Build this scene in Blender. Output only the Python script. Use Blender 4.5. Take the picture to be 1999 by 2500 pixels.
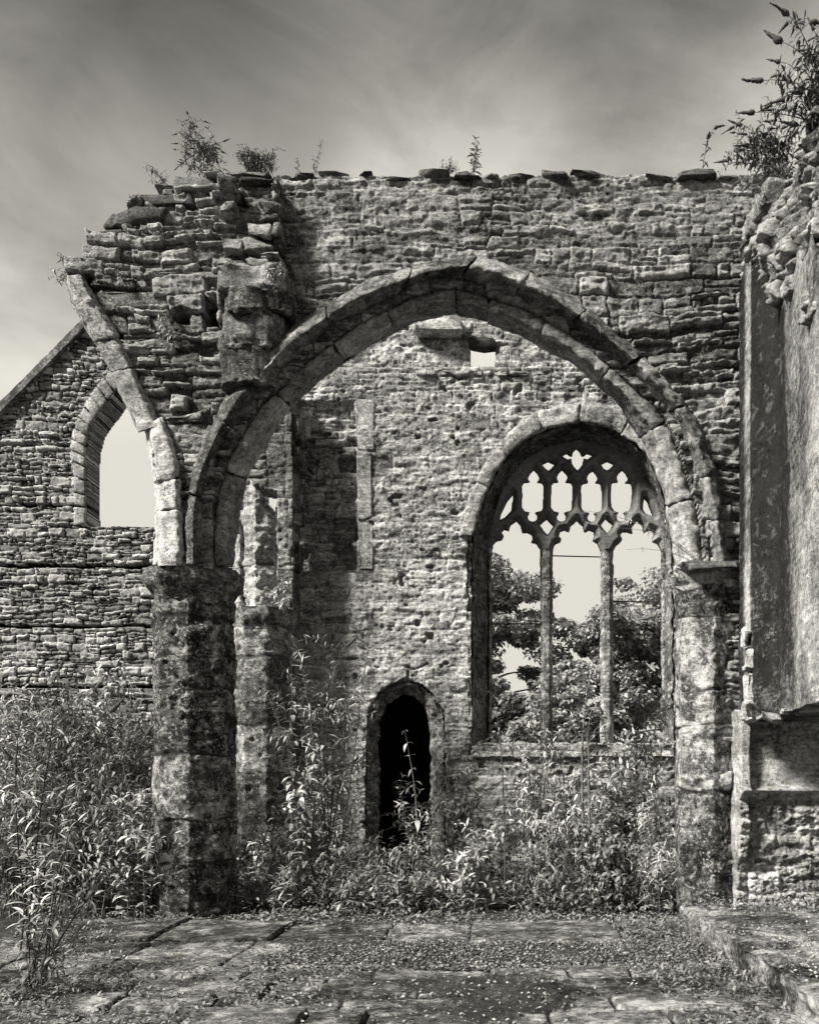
import bpy, math, random
import numpy as np
S = bpy.context.scene
for o in list(bpy.data.objects): bpy.data.objects.remove(o)
R = math.radians
# ------------------------------------------------------------------ camera, sky, sun, exposure
W0, H0, F, VX, VY, EYE = 1999.0, 2500.0, 2070.0, 1200.0, 1900.0, 1.5
cam = bpy.data.objects.new('camera', bpy.data.cameras.new('camera')); S.collection.objects.link(cam)
cam.data.sensor_fit = 'HORIZONTAL'; cam.data.sensor_width = 36; cam.data.lens = 36*F/W0
cam.data.shift_x = -(VX-W0/2)/W0; cam.data.shift_y = (VY-H0/2)/W0
cam.location = (0, 0, EYE); cam.rotation_euler = (R(90), 0, 0); cam.data.clip_end = 2000
S.camera = cam
S.view_settings.view_transform = 'Standard'; S.view_settings.look = 'None'
S.view_settings.exposure = 1.15; S.view_settings.gamma = 1
SUN_EL, SUN_DIR = 42, np.array([-0.86, -0.50])       # horizontal direction towards the sun
TINT = (1.0, 0.968, 0.872, 1)

def NT(t, kind, **kw):
    n = t.nodes.new(kind)
    for k, v in kw.items(): setattr(n, k, v)
    return n
def mth(t, op, a, b=None, c=None, clamp=False):
    n = t.nodes.new('ShaderNodeMath'); n.operation = op; n.use_clamp = clamp
    for i, x in enumerate((a, b, c)):
        if x is None: continue
        if isinstance(x, (int, float)): n.inputs[i].default_value = x
        else: t.links.new(x, n.inputs[i])
    return n.outputs[0]
def ramp(t, fac, stops, interp='LINEAR'):
    n = t.nodes.new('ShaderNodeValToRGB'); cr = n.color_ramp; cr.interpolation = interp
    while len(cr.elements) < len(stops): cr.elements.new(0.5)
    for e, (p, v) in zip(cr.elements, stops):
        e.position = p; e.color = (v, v, v, 1)
    t.links.new(fac, n.inputs[0]); return n.outputs[0]
def mul_tint(t, val, tint=TINT):
    n = t.nodes.new('ShaderNodeMix'); n.data_type = 'RGBA'; n.blend_type = 'MULTIPLY'; n.inputs[0].default_value = 1
    t.links.new(val, n.inputs[6]); n.inputs[7].default_value = tint; return n.outputs[2]

world = bpy.data.worlds.new('World'); S.world = world; world.use_nodes = True
t = world.node_tree; t.nodes.clear()
out = NT(t, 'ShaderNodeOutputWorld'); bg = NT(t, 'ShaderNodeBackground'); t.links.new(bg.outputs[0], out.inputs[0])
sky = NT(t, 'ShaderNodeTexSky', sky_type='NISHITA'); sky.sun_disc = False
sky.sun_elevation = R(SUN_EL); sky.sun_rotation = math.atan2(SUN_DIR[0], SUN_DIR[1]); sky.air_density = 1; sky.dust_density = 2
bw = NT(t, 'ShaderNodeRGBToBW'); t.links.new(sky.outputs[0], bw.inputs[0])
tc = NT(t, 'ShaderNodeTexCoord'); sp = NT(t, 'ShaderNodeSeparateXYZ'); t.links.new(tc.outputs['Generated'], sp.inputs[0])
# overcast cloud deck: a darker veil overhead, brightening towards the horizon
mp = NT(t, 'ShaderNodeMapping'); mp.inputs['Scale'].default_value = (1.1, 1.1, 2.3); mp.inputs['Rotation'].default_value = (0, R(24), 0)
mp.inputs['Location'].default_value = (.35, 0, .1)
t.links.new(tc.outputs['Generated'], mp.inputs[0])
nz = NT(t, 'ShaderNodeTexNoise'); nz.inputs['Scale'].default_value = 2.6; nz.inputs['Detail'].default_value = 7; nz.inputs['Roughness'].default_value = .5
nz.inputs['Distortion'].default_value = .3
t.links.new(mp.outputs[0], nz.inputs[0])
veil = ramp(t, sp.outputs[2], [(0, .72), (.38, .74), (.50, .74), (.55, .66), (.60, .46), (.635, .33), (.68, .22), (.78, .20), (1, .40)])  # unseen zenith lifted again for fill from above
mp2 = NT(t, 'ShaderNodeMapping'); mp2.inputs['Scale'].default_value = (3.2, 3.2, 7.5); mp2.inputs['Rotation'].default_value = (R(8), R(-32), R(14)); t.links.new(tc.outputs['Generated'], mp2.inputs[0])
nz2 = NT(t, 'ShaderNodeTexNoise'); nz2.inputs['Scale'].default_value = 1.5; nz2.inputs['Detail'].default_value = 9; nz2.inputs['Roughness'].default_value = .55; nz2.inputs['Distortion'].default_value = .5; t.links.new(mp2.outputs[0], nz2.inputs[0])
cl = ramp(t, mth(t, 'MULTIPLY_ADD', mth(t, 'SUBTRACT', nz2.outputs[0], .5), .75, nz.outputs[0]), [(.34, .66), (.48, .95), (.62, 1.26)])
elev = ramp(t, sp.outputs[2], [(.30, 0), (.56, 1)])
clm = mth(t, 'ADD', mth(t, 'MULTIPLY', mth(t, 'SUBTRACT', cl, 1.0), elev), 1.0)
# dark rain cloud up on the left
dv = NT(t, 'ShaderNodeVectorMath', operation='DOT_PRODUCT'); t.links.new(tc.outputs['Generated'], dv.inputs[0])
_d = np.array([-.50, 1, .84]); _d /= np.linalg.norm(_d); dv.inputs[1].default_value = tuple(_d)
dd = mth(t, 'ADD', dv.outputs['Value'], mth(t, 'MULTIPLY', mth(t, 'SUBTRACT', nz.outputs[0], .5), .07))
dark = ramp(t, dd, [(.972, 1), (.996, .50)], 'EASE')
flat = mth(t, 'MULTIPLY_ADD', bw.outputs[0], .05, 4.6)
behind = ramp(t, mth(t, 'MULTIPLY_ADD', sp.outputs[1], .5, .5), [(.15, .55), (.62, 1)])      # unseen sky behind the camera dimmed to cut the fill light
v = mth(t, 'MULTIPLY', mth(t, 'MULTIPLY', mth(t, 'MULTIPLY', mth(t, 'MULTIPLY', veil, clm), dark), flat), behind)
t.links.new(mul_tint(t, v), bg.inputs[0]); bg.inputs[1].default_value = 0.098

sun = bpy.data.objects.new('sun', bpy.data.lights.new('sun', 'SUN')); S.collection.objects.link(sun)
sun.data.energy = 4.8; sun.data.angle = R(13); sun.data.color = (1, .968, .88)
from mathutils import Vector
_h = Vector((SUN_DIR[0], SUN_DIR[1], 0)).normalized()*math.cos(R(SUN_EL)); _h.z = math.sin(R(SUN_EL))
sun.rotation_euler = _h.to_track_quat('Z', 'Y').to_euler()

# ------------------------------------------------------------------ helpers: positions, noise
def P(px, py, Y):
    px = np.asarray(px, float); py = np.asarray(py, float); Y = np.asarray(Y, float)+0*px
    return np.stack([(px-VX)/F*Y, Y+0*px, EYE+(VY-py)/F*Y], -1)
def PF(px, py, Yf, d):
    q = P(px, py, Yf); q[1] += d/2; return q
_pr = np.random.RandomState(7); _perm = _pr.permutation(4096); _val = _pr.rand(4096)*2-1
def _hash(i, j, k):
    return _val[_perm[(_perm[(_perm[i & 4095]+j) & 4095]+k) & 4095]]
def n3(x, y, z):
    xi = np.floor(x).astype(int); yi = np.floor(y).astype(int); zi = np.floor(z).astype(int)
    fx = x-xi; fy = y-yi; fz = z-zi
    fx = fx*fx*(3-2*fx); fy = fy*fy*(3-2*fy); fz = fz*fz*(3-2*fz)
    def L(a, b, f): return a+(b-a)*f
    return L(L(L(_hash(xi, yi, zi), _hash(xi+1, yi, zi), fx), L(_hash(xi, yi+1, zi), _hash(xi+1, yi+1, zi), fx), fy),
             L(L(_hash(xi, yi, zi+1), _hash(xi+1, yi, zi+1), fx), L(_hash(xi, yi+1, zi+1), _hash(xi+1, yi+1, zi+1), fx), fy), fz)
def fbm(x, y, z, o=4, g=.5):
    s = 0; a = 1; f = 1
    for i in range(o):
        s = s+a*n3(x*f+i*17.3, y*f+i*5.1, z*f+i*9.7); a *= g; f *= 2.03
    return s
def n2(x, y, s=0): return n3(x, y, 0*x+s*7.31+.37)
def sst(a, b, x):
    q = np.clip((x-a)/(b-a), 0, 1); return q*q*(3-2*q)
def in_poly(x, y, poly):
    r = np.zeros(x.shape, bool); n = len(poly)
    for i in range(n):
        x1, y1 = poly[i]; x2, y2 = poly[(i+1) % n]
        if y1 == y2: continue
        c = ((y1 > y) != (y2 > y)) & (x < (x2-x1)*(y-y1)/(y2-y1)+x1); r ^= c
    return r
def poly_dist(x, y, poly):
    d = np.full(x.shape, 1e9); n = len(poly)
    for i in range(n):
        x1, y1 = poly[i]; x2, y2 = poly[(i+1) % n]
        dx, dy = x2-x1, y2-y1; L = dx*dx+dy*dy+1e-12
        q = np.clip(((x-x1)*dx+(y-y1)*dy)/L, 0, 1)
        d = np.minimum(d, np.hypot(x-x1-q*dx, y-y1-q*dy))
    return d

# ------------------------------------------------------------------ helpers: objects
COL = S.collection
def mesh_obj(name, verts, faces, mat, parent=None, attrs=None, smooth=True):
    """faces: (n,4) or (n,3) int array"""
    me = bpy.data.meshes.new(name); verts = np.ascontiguousarray(verts, dtype=np.float32)
    faces = np.asarray(faces, dtype=np.int32); k = faces.shape[1]
    me.vertices.add(len(verts)); me.vertices.foreach_set('co', verts.ravel())
    me.loops.add(faces.size); me.loops.foreach_set('vertex_index', faces.ravel())
    me.polygons.add(len(faces)); me.polygons.foreach_set('loop_start', np.arange(0, faces.size, k, dtype=np.int32))
    if smooth: me.polygons.foreach_set('use_smooth', np.ones(len(faces), bool))
    me.update(calc_edges=True)
    for kk, vv in (attrs or {}).items():
        a = me.attributes.new(kk, 'FLOAT', 'POINT'); a.data.foreach_set('value', np.ascontiguousarray(vv, dtype=np.float32))
    me.materials.append(mat)
    o = bpy.data.objects.new(name, me); COL.objects.link(o)
    if parent is not None:
        o.parent = parent; o.location = tuple(-c for c in parent.location)
        gp = parent
        if parent.parent is not None: o.location = tuple(0 for _ in range(3))
    return o
def thing(name, label, cat, loc=(0, 0, 0), group=None):
    o = bpy.data.objects.new(name, None); COL.objects.link(o); o.location = tuple(float(c) for c in loc)
    o.empty_display_size = .2
    o['label'] = label; o['category'] = cat
    if group: o['group'] = group
    return o
def tag(o, label, cat, group=None):
    o['label'] = label; o['category'] = cat
    if group: o['group'] = group
    return o

def grid_faces(nu, nv, keep=None):
    i = np.arange(nu*nv).reshape(nu, nv)
    a, b, c, d = i[:-1, :-1], i[1:, :-1], i[1:, 1:], i[:-1, 1:]
    f = np.stack([a, b, c, d], -1)
    if keep is not None:
        m = keep[:-1, :-1] & keep[1:, :-1] & keep[1:, 1:] & keep[:-1, 1:]
        f = f[m]
    return f.reshape(-1, 4)
def with_sides(verts, faces, back, attrs):
    """close a sheet: boundary edges drawn back, plus a flat back sheet. back: verts of the back sheet"""
    e = np.concatenate([faces[:, [0, 1]], faces[:, [1, 2]], faces[:, [2, 3]], faces[:, [3, 0]]])
    n = len(verts); key = e[:, 0].astype(np.int64)*n+e[:, 1]; rkey = e[:, 1].astype(np.int64)*n+e[:, 0]
    bd = e[~np.isin(key, rkey)]
    # rings between front and back so that reveals have some roughness
    used = np.unique(bd); idx = -np.ones(n, int); idx[used] = np.arange(len(used))
    K = 8; vs = [verts]; prev = None; fs = [faces]; off = n
    ring_prev = lambda q: q
    base = verts[used]; bk = back[used]
    def ring(k): return (lambda q, o=n+(k-1)*len(used): o+idx[q])
    for k in range(1, K+1):
        p = base+(bk-base)*(k/K)
        if k < K:
            nn = fbm(p[:, 0]*5, p[:, 1]*5+3, p[:, 2]*5, 3)*.018
            p = p+np.stack([nn, nn*0, n3(p[:, 0]*6+9, p[:, 1]*6, p[:, 2]*6)*.018], -1)
        vs.append(p)
        A = (lambda q: q) if k == 1 else ring(k-1)
        B = ring(k)
        fs.append(np.stack([A(bd[:, 1]), A(bd[:, 0]), B(bd[:, 0]), B(bd[:, 1])], -1))
    off = n+K*len(used)
    # back sheet
    bi = np.unique(faces); m2 = -np.ones(n, int); m2[bi] = off+np.arange(len(bi))
    vs.append(back[bi]); fs.append(m2[faces][:, ::-1])
    at = {}
    for k_, a in attrs.items():
        at[k_] = np.concatenate([a]+[a[used]]*K+[a[bi]])
    return np.concatenate(vs), np.concatenate(fs), at

def masonry(u, v, seed, rh=(.10, .26), cw=(.2, .62), splitp=(.45, .35, .2), warp=1.0):
    rng = np.random.RandomState(seed)
    w = (n2(u*1.1, v*1.3, seed)*.05+n2(u*4, v*5, seed+1)*.022+n2(u*13, v*15, seed+2)*.012+n2(u*30, v*34, seed+6)*.006)*warp
    w2 = (n2(u*1.7, v*2.1, seed+3)*.05+n2(u*5, v*7, seed+4)*.025+n2(u*16, v*16, seed+5)*.008)*warp
    vv = v+w; uu = u+w2
    b = [vv.min()-.3]
    while b[-1] < vv.max()+.3: b.append(b[-1]+rng.uniform(*rh))
    b = np.array(b); r = np.searchsorted(b, vv)-1
    d = np.zeros(u.shape); cu = np.zeros(u.shape); cv = np.zeros(u.shape); rid = np.zeros(u.shape); rid2 = np.zeros(u.shape); hh = np.zeros(u.shape)
    for k in np.unique(r):
        m = r == k; x = uu[m]; y = vv[m]; y0, y1 = b[k], b[k+1]
        c = [x.min()-rng.rand()*cw[1]-.01]
        while c[-1] < x.max()+.1: c.append(c[-1]+rng.uniform(*cw)*(1 if rng.rand() > .25 else .55))
        c = np.array(c); nc = len(c); ci = np.clip(np.searchsorted(c, x)-1, 0, nc-2)
        ns = rng.choice([1, 2, 3], nc, p=splitp)
        fr = np.zeros((nc, 4)); fr[:, 1:] = 9
        for q in range(nc):
            if ns[q] == 1: fr[q] = (0, 1, 9, 9)
            elif ns[q] == 2: fr[q] = (0, rng.uniform(.3, .7), 1, 9)
            else: fr[q] = (0, rng.uniform(.22, .4), rng.uniform(.55, .78), 1)
        f = np.clip((y-y0)/(y1-y0), 0, .9999)
        s = (f >= fr[ci, 1]).astype(int)+(f >= fr[ci, 2]).astype(int)
        lo = y0+fr[ci, s]*(y1-y0); hi = y0+np.minimum(fr[ci, s+1], 1)*(y1-y0)
        vs = rng.rand(nc, 3); vs = np.where(rng.rand(nc, 3) < .35, .3+.4*vs, 2.0); vs[ns == 1] = 2.0
        x0 = c[ci]; x1 = c[ci+1]; cut = x0+vs[ci, s]*(x1-x0)
        left = x < cut
        a0 = np.where(left, x0, cut); a1 = np.where(left, np.minimum(cut, x1), x1)
        d[m] = np.minimum(np.minimum(x-a0, a1-x)*1.15, np.minimum(y-lo, hi-y))
        cu[m] = (a0+a1)/2; cv[m] = (lo+hi)/2; hh[m] = hi-lo
        q = np.floor(cu[m]*977).astype(int); q2 = np.floor(cv[m]*1373).astype(int)
        rid[m] = _hash(q, q2, q*0+seed)*.5+.5; rid2[m] = _hash(q2, q, q*0+seed+5)*.5+.5
    return d, cu, cv, rid, rid2, hh

def wall_sheet(name, mat, parent, O, U, Ulen, V0, V1, N, step, seed, thick, keep_fn, mas={}, jd=.05, amp=.03, rough=.012,
               lam=.008, shape_fn=None, edge=.03, mortar=None):
    """a rubble-stone wall face, relief modelled stone by stone. O: origin (x,y) ; U: unit 2D dir ; N: unit 2D outward"""
    nu = int(Ulen/step)+1; nv = int((V1-V0)/step)+1
    u, v = np.meshgrid(np.linspace(0, Ulen, nu), np.linspace(V0, V1, nv), indexing='ij')
    d, cu, cv, rid, rid2, hh = masonry(u, v, seed, **mas)
    e = edge*(.5+rid2)
    st = sst(0, 1, d/e)**.7
    stone = (rid-.35)*amp+(u-cu)*(rid2-.5)*.05+(v-cv)*(rid-.3)*.22
    lamn = n2(u*2.5, v*30, seed+20)*.7+n2(u*5, v*60+n2(u*3, v*3, 1)*2, seed+21)*.5
    r_ = .55*fbm(u*8, v*13, 0*u+seed, 5, .72)-.9*np.abs(n2(u*5, v*13, seed+50))*(n2(u*2, v*2, seed+51) > 0)-.8*sst(.25, .5, n2(u*14, v*22, seed+52))
    h = stone+lamn*lam*(.4+rid2)+r_*rough
    jt = -jd*(.5+.8*(n2(u*2, v*2, seed+8)*.5+.5))+r_*rough*.6
    mo = 0 if mortar is None else mortar(u, v)          # 0 open joints, 1 flush mortar
    jt = jt*(1-mo)+mo*(-.006+r_*rough*1.1)
    z = jt+(h-jt)*st
    joint = (1-st)*(1-mo)
    if shape_fn is not None: z, joint = shape_fn(u, v, z, joint, cu, cv, rid)
    keep = keep_fn(u, v, cu, cv)
    tone = rid*.75+.25*(n2(u*.9, v*.9, seed+30)*.5+.5)
    tone = tone*(1-(1-st)*mo)+.78*(1-st)*mo
    X = O[0]+U[0]*u+N[0]*z; Y = O[1]+U[1]*u+N[1]*z
    verts = np.stack([X, Y, v], -1).reshape(-1, 3)
    f = grid_faces(nu, nv, keep)
    # faces wind so the normal points to N
    cr = np.cross([U[0], U[1], 0], [0, 0, 1])
    if cr[0]*N[0]+cr[1]*N[1] < 0: f = f[:, ::-1]
    back = np.stack([O[0]+U[0]*u-N[0]*thick, O[1]+U[1]*u-N[1]*thick, v], -1).reshape(-1, 3)
    at = dict(tone=tone.ravel(), joint=joint.ravel())
    vv, ff, at = with_sides(verts, f, back, at)
    # drop unused vertices
    us = np.unique(ff); mp_ = -np.ones(len(vv), int); mp_[us] = np.arange(len(us))
    return mesh_obj(name, vv[us], mp_[ff], mat, parent, {k: a[us] for k, a in at.items()})

def close_tube(G, closed_v=True):
    """G (nu,nv,3) rings -> verts, faces with fan-like caps"""
    nu, nv, _ = G.shape
    i = np.arange(nu*nv).reshape(nu, nv)
    a = i[:-1]; b = i[1:]
    f = np.stack([a, b, np.roll(b, -1, 1), np.roll(a, -1, 1)], -1).reshape(-1, 4)
    c0 = G[0].mean(0); c1 = G[-1].mean(0)
    vs = [G.reshape(-1, 3)]; fs = [f]; base = nu*nv
    for ring, c, flip in ((0, c0, 0), (nu-1, c1, 1)):
        K = 5; prev = i[ring]
        for k in range(1, K):
            p = G[ring]+(c-G[ring])*(k/K)
            vs.append(p); cur = base+np.arange(nv); base += nv
            q = np.stack([prev, np.roll(prev, -1), np.roll(cur, -1), cur], -1)
            fs.append(q[:, ::-1] if flip else q); prev = cur
        vs.append(c[None]); ci = base; base += 1
        q = np.stack([prev, np.roll(prev, -1), np.full(nv, ci), np.full(nv, ci)], -1)
        # turn the degenerate quads into pairs: use every second vertex
        if nv % 2 == 0:
            q = np.stack([prev[0::2], prev[1::2], np.roll(prev, -2)[0::2], np.full(nv//2, ci)], -1)
        fs.append(q[:, ::-1] if flip else q)
    return np.concatenate(vs), np.concatenate(fs)
def displace(verts, faces, amp, freq, octv=5, seed=0., pit=0):
    a = verts[faces[:, 0]]; b = verts[faces[:, 1]]; c = verts[faces[:, 2]]; d = verts[faces[:, 3]]
    fn = np.cross(c-a, d-b); N = np.zeros_like(verts)
    for k in range(4): np.add.at(N, faces[:, k], fn)
    N /= (np.linalg.norm(N, axis=1, keepdims=True)+1e-9)
    x, y, z = verts.T
    h = fbm(x*freq+seed, y*freq+seed*1.7, z*freq-seed, octv+1, .62)*amp-amp*.9*np.abs(n3(x*freq*.9, y*freq*.9+seed, z*freq*2.2))
    if pit:
        q = fbm(x*freq*2.2-seed, y*freq*2.2, z*freq*2.2+seed, 3)
        h = h-pit*sst(.45, .9, q)
    return verts+N*h[:, None]
def orient(verts, faces):
    a = verts[faces[:, 0]]; b = verts[faces[:, 1]]; c = verts[faces[:, 2]]; d = verts[faces[:, 3]]
    fn = np.cross(c-a, d-b); cen = (a+b+c+d)/4
    if (fn*(cen-verts.mean(0))).sum() < 0: return faces[:, ::-1]
    return faces
def resample(pts, n):
    pts = np.asarray(pts, float); L = np.r_[0, np.cumsum(np.linalg.norm(np.diff(pts, axis=0), axis=1))]
    # smooth (Catmull-like) by cubic interpolation through finer linear then box blur
    s = np.linspace(0, L[-1], 400); q = np.stack([np.interp(s, L, pts[:, k]) for k in range(pts.shape[1])], -1)
    for _ in range(3):
        q2 = q.copy()
        for w in range(-9, 10):
            q2 += np.stack([np.interp(np.clip(np.arange(400)+w, 0, 399), np.arange(400), q[:, k]) for k in range(q.shape[1])], -1)
        q2 /= 20; q2[0] = q[0]; q2[-1] = q[-1]
        wgt = np.minimum(np.minimum(np.arange(400), 399-np.arange(400))/12., 1)[:, None]
        q = q*(1-wgt)+q2*wgt
    return q[np.clip(np.round(np.linspace(0, 399, n)).astype(int), 0, 399)] if n < 100 else np.stack([np.interp(np.linspace(0, 399, n), np.arange(400), q[:, k]) for k in range(q.shape[1])], -1)
def dense_loop(pts, step):
    pts = np.asarray(pts, float); out = []
    for i in range(len(pts)):
        a = pts[i]; b = pts[(i+1) % len(pts)]
        out.append((a, b))
    return out
def voussoirs(name, mat, parent, outer, inner, prof, joints, seed=1, gap=.003, amp=.012, step=.018, tones=(.2, .9), smooth_path=True, freq=5, pit=.01):
    """ring stones between two traced outlines; prof: closed loop of (s, Y)"""
    rng = np.random.RandomState(seed)
    NO = resample(outer, 400) if smooth_path else None; NI = resample(inner, 400)
    def at(poly, tt): return np.stack([np.interp(tt, np.linspace(0, 1, 400), poly[:, k]) for k in range(2)], -1)
    # total length in metres
    Ym = np.mean([p[1] for p in prof]); L = np.linalg.norm(np.diff(P(NO[:, 0], NO[:, 1], Ym), axis=0), axis=1).sum()
    prof = np.array(prof, float); obs = []
    # dense profile with rounded corners
    wm = np.linalg.norm(P(*NO[200], Ym)-P(*NI[200], Ym))
    pp = []
    for i in range(len(prof)):
        a = prof[i]; b = prof[(i+1) % len(prof)]
        ln = math.hypot((b[0]-a[0])*wm, b[1]-a[1]); k = max(2, int(ln/step))
        for q in range(k): pp.append(a+(b-a)*q/k)
    pp = np.array(pp)
    for _ in range(2): pp = pp*.5+(np.roll(pp, 1, 0)+np.roll(pp, -1, 0))*.25
    if len(pp) % 2: pp = pp[:-1]
    for j in range(len(joints)-1):
        t0, t1 = joints[j]+gap/L, joints[j+1]-gap/L
        n = max(5, int((t1-t0)*L/step)); tt = np.linspace(t0, t1, n)
        # end rounding
        dist = np.minimum(tt-t0, t1-tt)*L
        sc = 1-.035*np.exp(-dist/.014)-.008*rng.rand()
        A = at(NO, tt); B = at(NI, tt)
        s = .5+(pp[None, :, 0]-.5)*sc[:, None]; yy = pp[None, :, 1]; ymid = pp[:, 1].max()
        yy = ymid+(yy-ymid)*(1-.03*np.exp(-dist/.014))[:, None]+rng.uniform(-.010, .010)
        s = s+rng.uniform(-.015, .015)
        px = A[:, None, 0]*(1-s)+B[:, None, 0]*s; py = A[:, None, 1]*(1-s)+B[:, None, 1]*s
        G = P(px, py, yy)
        V, Fc = close_tube(G); Fc = orient(V, Fc)
        V = displace(V, Fc, amp, freq, 5, seed+j*3.1, pit)
        tone = np.full(len(V), rng.uniform(*tones))
        obs.append(mesh_obj(name, V, Fc, mat, parent, dict(tone=tone, joint=tone*0)))
    return obs
def rough_stone(name, mat, parent, c, size, seed, ex=.28, amp=.03, freq=4, n=22, rot=0, tone=None, lam=0., tilt=0., pit=.0, cut=(.66, .92), exz=None):
    """an irregular squared stone: superellipsoid with fractured faces"""
    th = np.linspace(-np.pi, np.pi, 2*n, endpoint=False); ph = np.linspace(-np.pi/2+.02, np.pi/2-.02, n)
    PH, TH = np.meshgrid(ph, th, indexing='ij')
    f = lambda w, e: np.sign(w)*np.abs(w)**e
    ex = ex*.55; ez = ex if exz is None else exz; x = f(np.cos(PH), ez)*f(np.cos(TH), ex); y = f(np.cos(PH), ez)*f(np.sin(TH), ex); z = f(np.sin(PH), ez)
    G = np.stack([x*size[0]/2, y*size[1]/2, z*size[2]/2], -1)
    rq = np.random.RandomState(seed+77); sz = np.array(size)/2; fac = np.ones(G.shape[:2])
    for _ in range(14):
        nv_ = rq.normal(0, 1, 3)*np.array([1, .8, 1.1]); nv_ /= np.linalg.norm(nv_); sup = np.abs(nv_/np.linalg.norm(nv_*sz)*sz*sz).sum()
        nn_ = nv_/sz; nn_ /= np.linalg.norm(nn_); hq = np.abs(nn_*sz).sum()*rq.uniform(*cut)
        fac = np.minimum(fac, hq/np.maximum(G@nn_, 1e-6))
    G = G*fac[..., None]
    ca, sa = math.cos(rot), math.sin(rot)
    G = np.stack([G[..., 0]*ca-G[..., 2]*sa, G[..., 1], G[..., 0]*sa+G[..., 2]*ca], -1)
    if tilt: G[..., 2] += G[..., 1]*tilt
    G = G+np.asarray(c)
    V, Fc = close_tube(G); Fc = orient(V, Fc)
    V = displace(V, Fc, amp, freq, 5, seed*2.3, pit)
    if lam:
        V[:, 1] += n2(V[:, 0]*3, V[:, 2]*35, seed)*lam
    V[:, 1] -= .0
    rng = np.random.RandomState(seed); tn = rng.uniform(.15, .85) if tone is None else tone
    return mesh_obj(name, V, Fc, mat, parent, dict(tone=np.full(len(V), tn), joint=np.zeros(len(V))))
def shaft(name, mat, parent, plan_fn, z0, z1, step, seed, amp=.012, joints=(), jd=.015, scale_fn=None, tone_fn=None, freq=4, pit=.01, top_cut=None, toneb=.5):
    """vertical stone shaft. plan_fn() -> closed (n,2) plan, centred by its mean; joints at given z"""
    pl = plan_fn; c = pl.mean(0); pp = []
    for i in range(len(pl)):
        a = pl[i]; b = pl[(i+1) % len(pl)]; k = max(1, int(np.linalg.norm(b-a)/step))
        for q in range(k): pp.append(a+(b-a)*q/k)
    pp = np.array(pp)
    for _ in range(2): pp = pp*.5+(np.roll(pp, 1, 0)+np.roll(pp, -1, 0))*.25
    if len(pp) % 2: pp = pp[:-1]
    zz = np.linspace(z0, z1, max(4, int((z1-z0)/step)))
    G = np.zeros((len(zz), len(pp), 3))
    sc = np.ones(len(zz)) if scale_fn is None else scale_fn(zz)
    JM = np.zeros((len(zz), len(pp))); rng = np.random.RandomState(seed); tn = np.full(len(zz), toneb)
    bounds = [z0]+sorted(joints)+[z1]
    for a, b in zip(bounds[:-1], bounds[1:]):
        tn[(zz >= a) & (zz <= b)] = rng.uniform(.0, .8)
    G[..., :2] = c+(pp[None]-c)*sc[:, None, None]; G[..., 2] = zz[:, None]
    for j in joints:
        w = (zz[:, None]-j-.05*n2(pp[None, :, 0]*3, pp[None, :, 1]*3, j))
        m = np.exp(-(w/.016)**2)*(.6+.6*n2(pp[None, :, 0]*6, pp[None, :, 1]*6, j+1))
        JM = np.maximum(JM, m)
        dirn = (pp-c)/np.linalg.norm(pp-c, axis=1, keepdims=True)
        G[..., :2] -= dirn[None]*(m*jd)[..., None]
    if top_cut is not None:
        zt = top_cut(G[..., 0], G[..., 1]); G[..., 2] = np.minimum(G[..., 2], zt)
    V, Fc = close_tube(G); Fc = orient(V, Fc)
    V = displace(V, Fc, amp, freq, 6, seed*1.3, pit)
    tt = np.full(len(V), .5); tt[:G.shape[0]*G.shape[1]] = np.repeat(tn, len(pp)); jj = tt*0; jj[:JM.size] = np.clip(JM.ravel()*1.7, 0, 1)
    return mesh_obj(name, V, Fc, mat, parent, dict(tone=tt, joint=jj))

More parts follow.
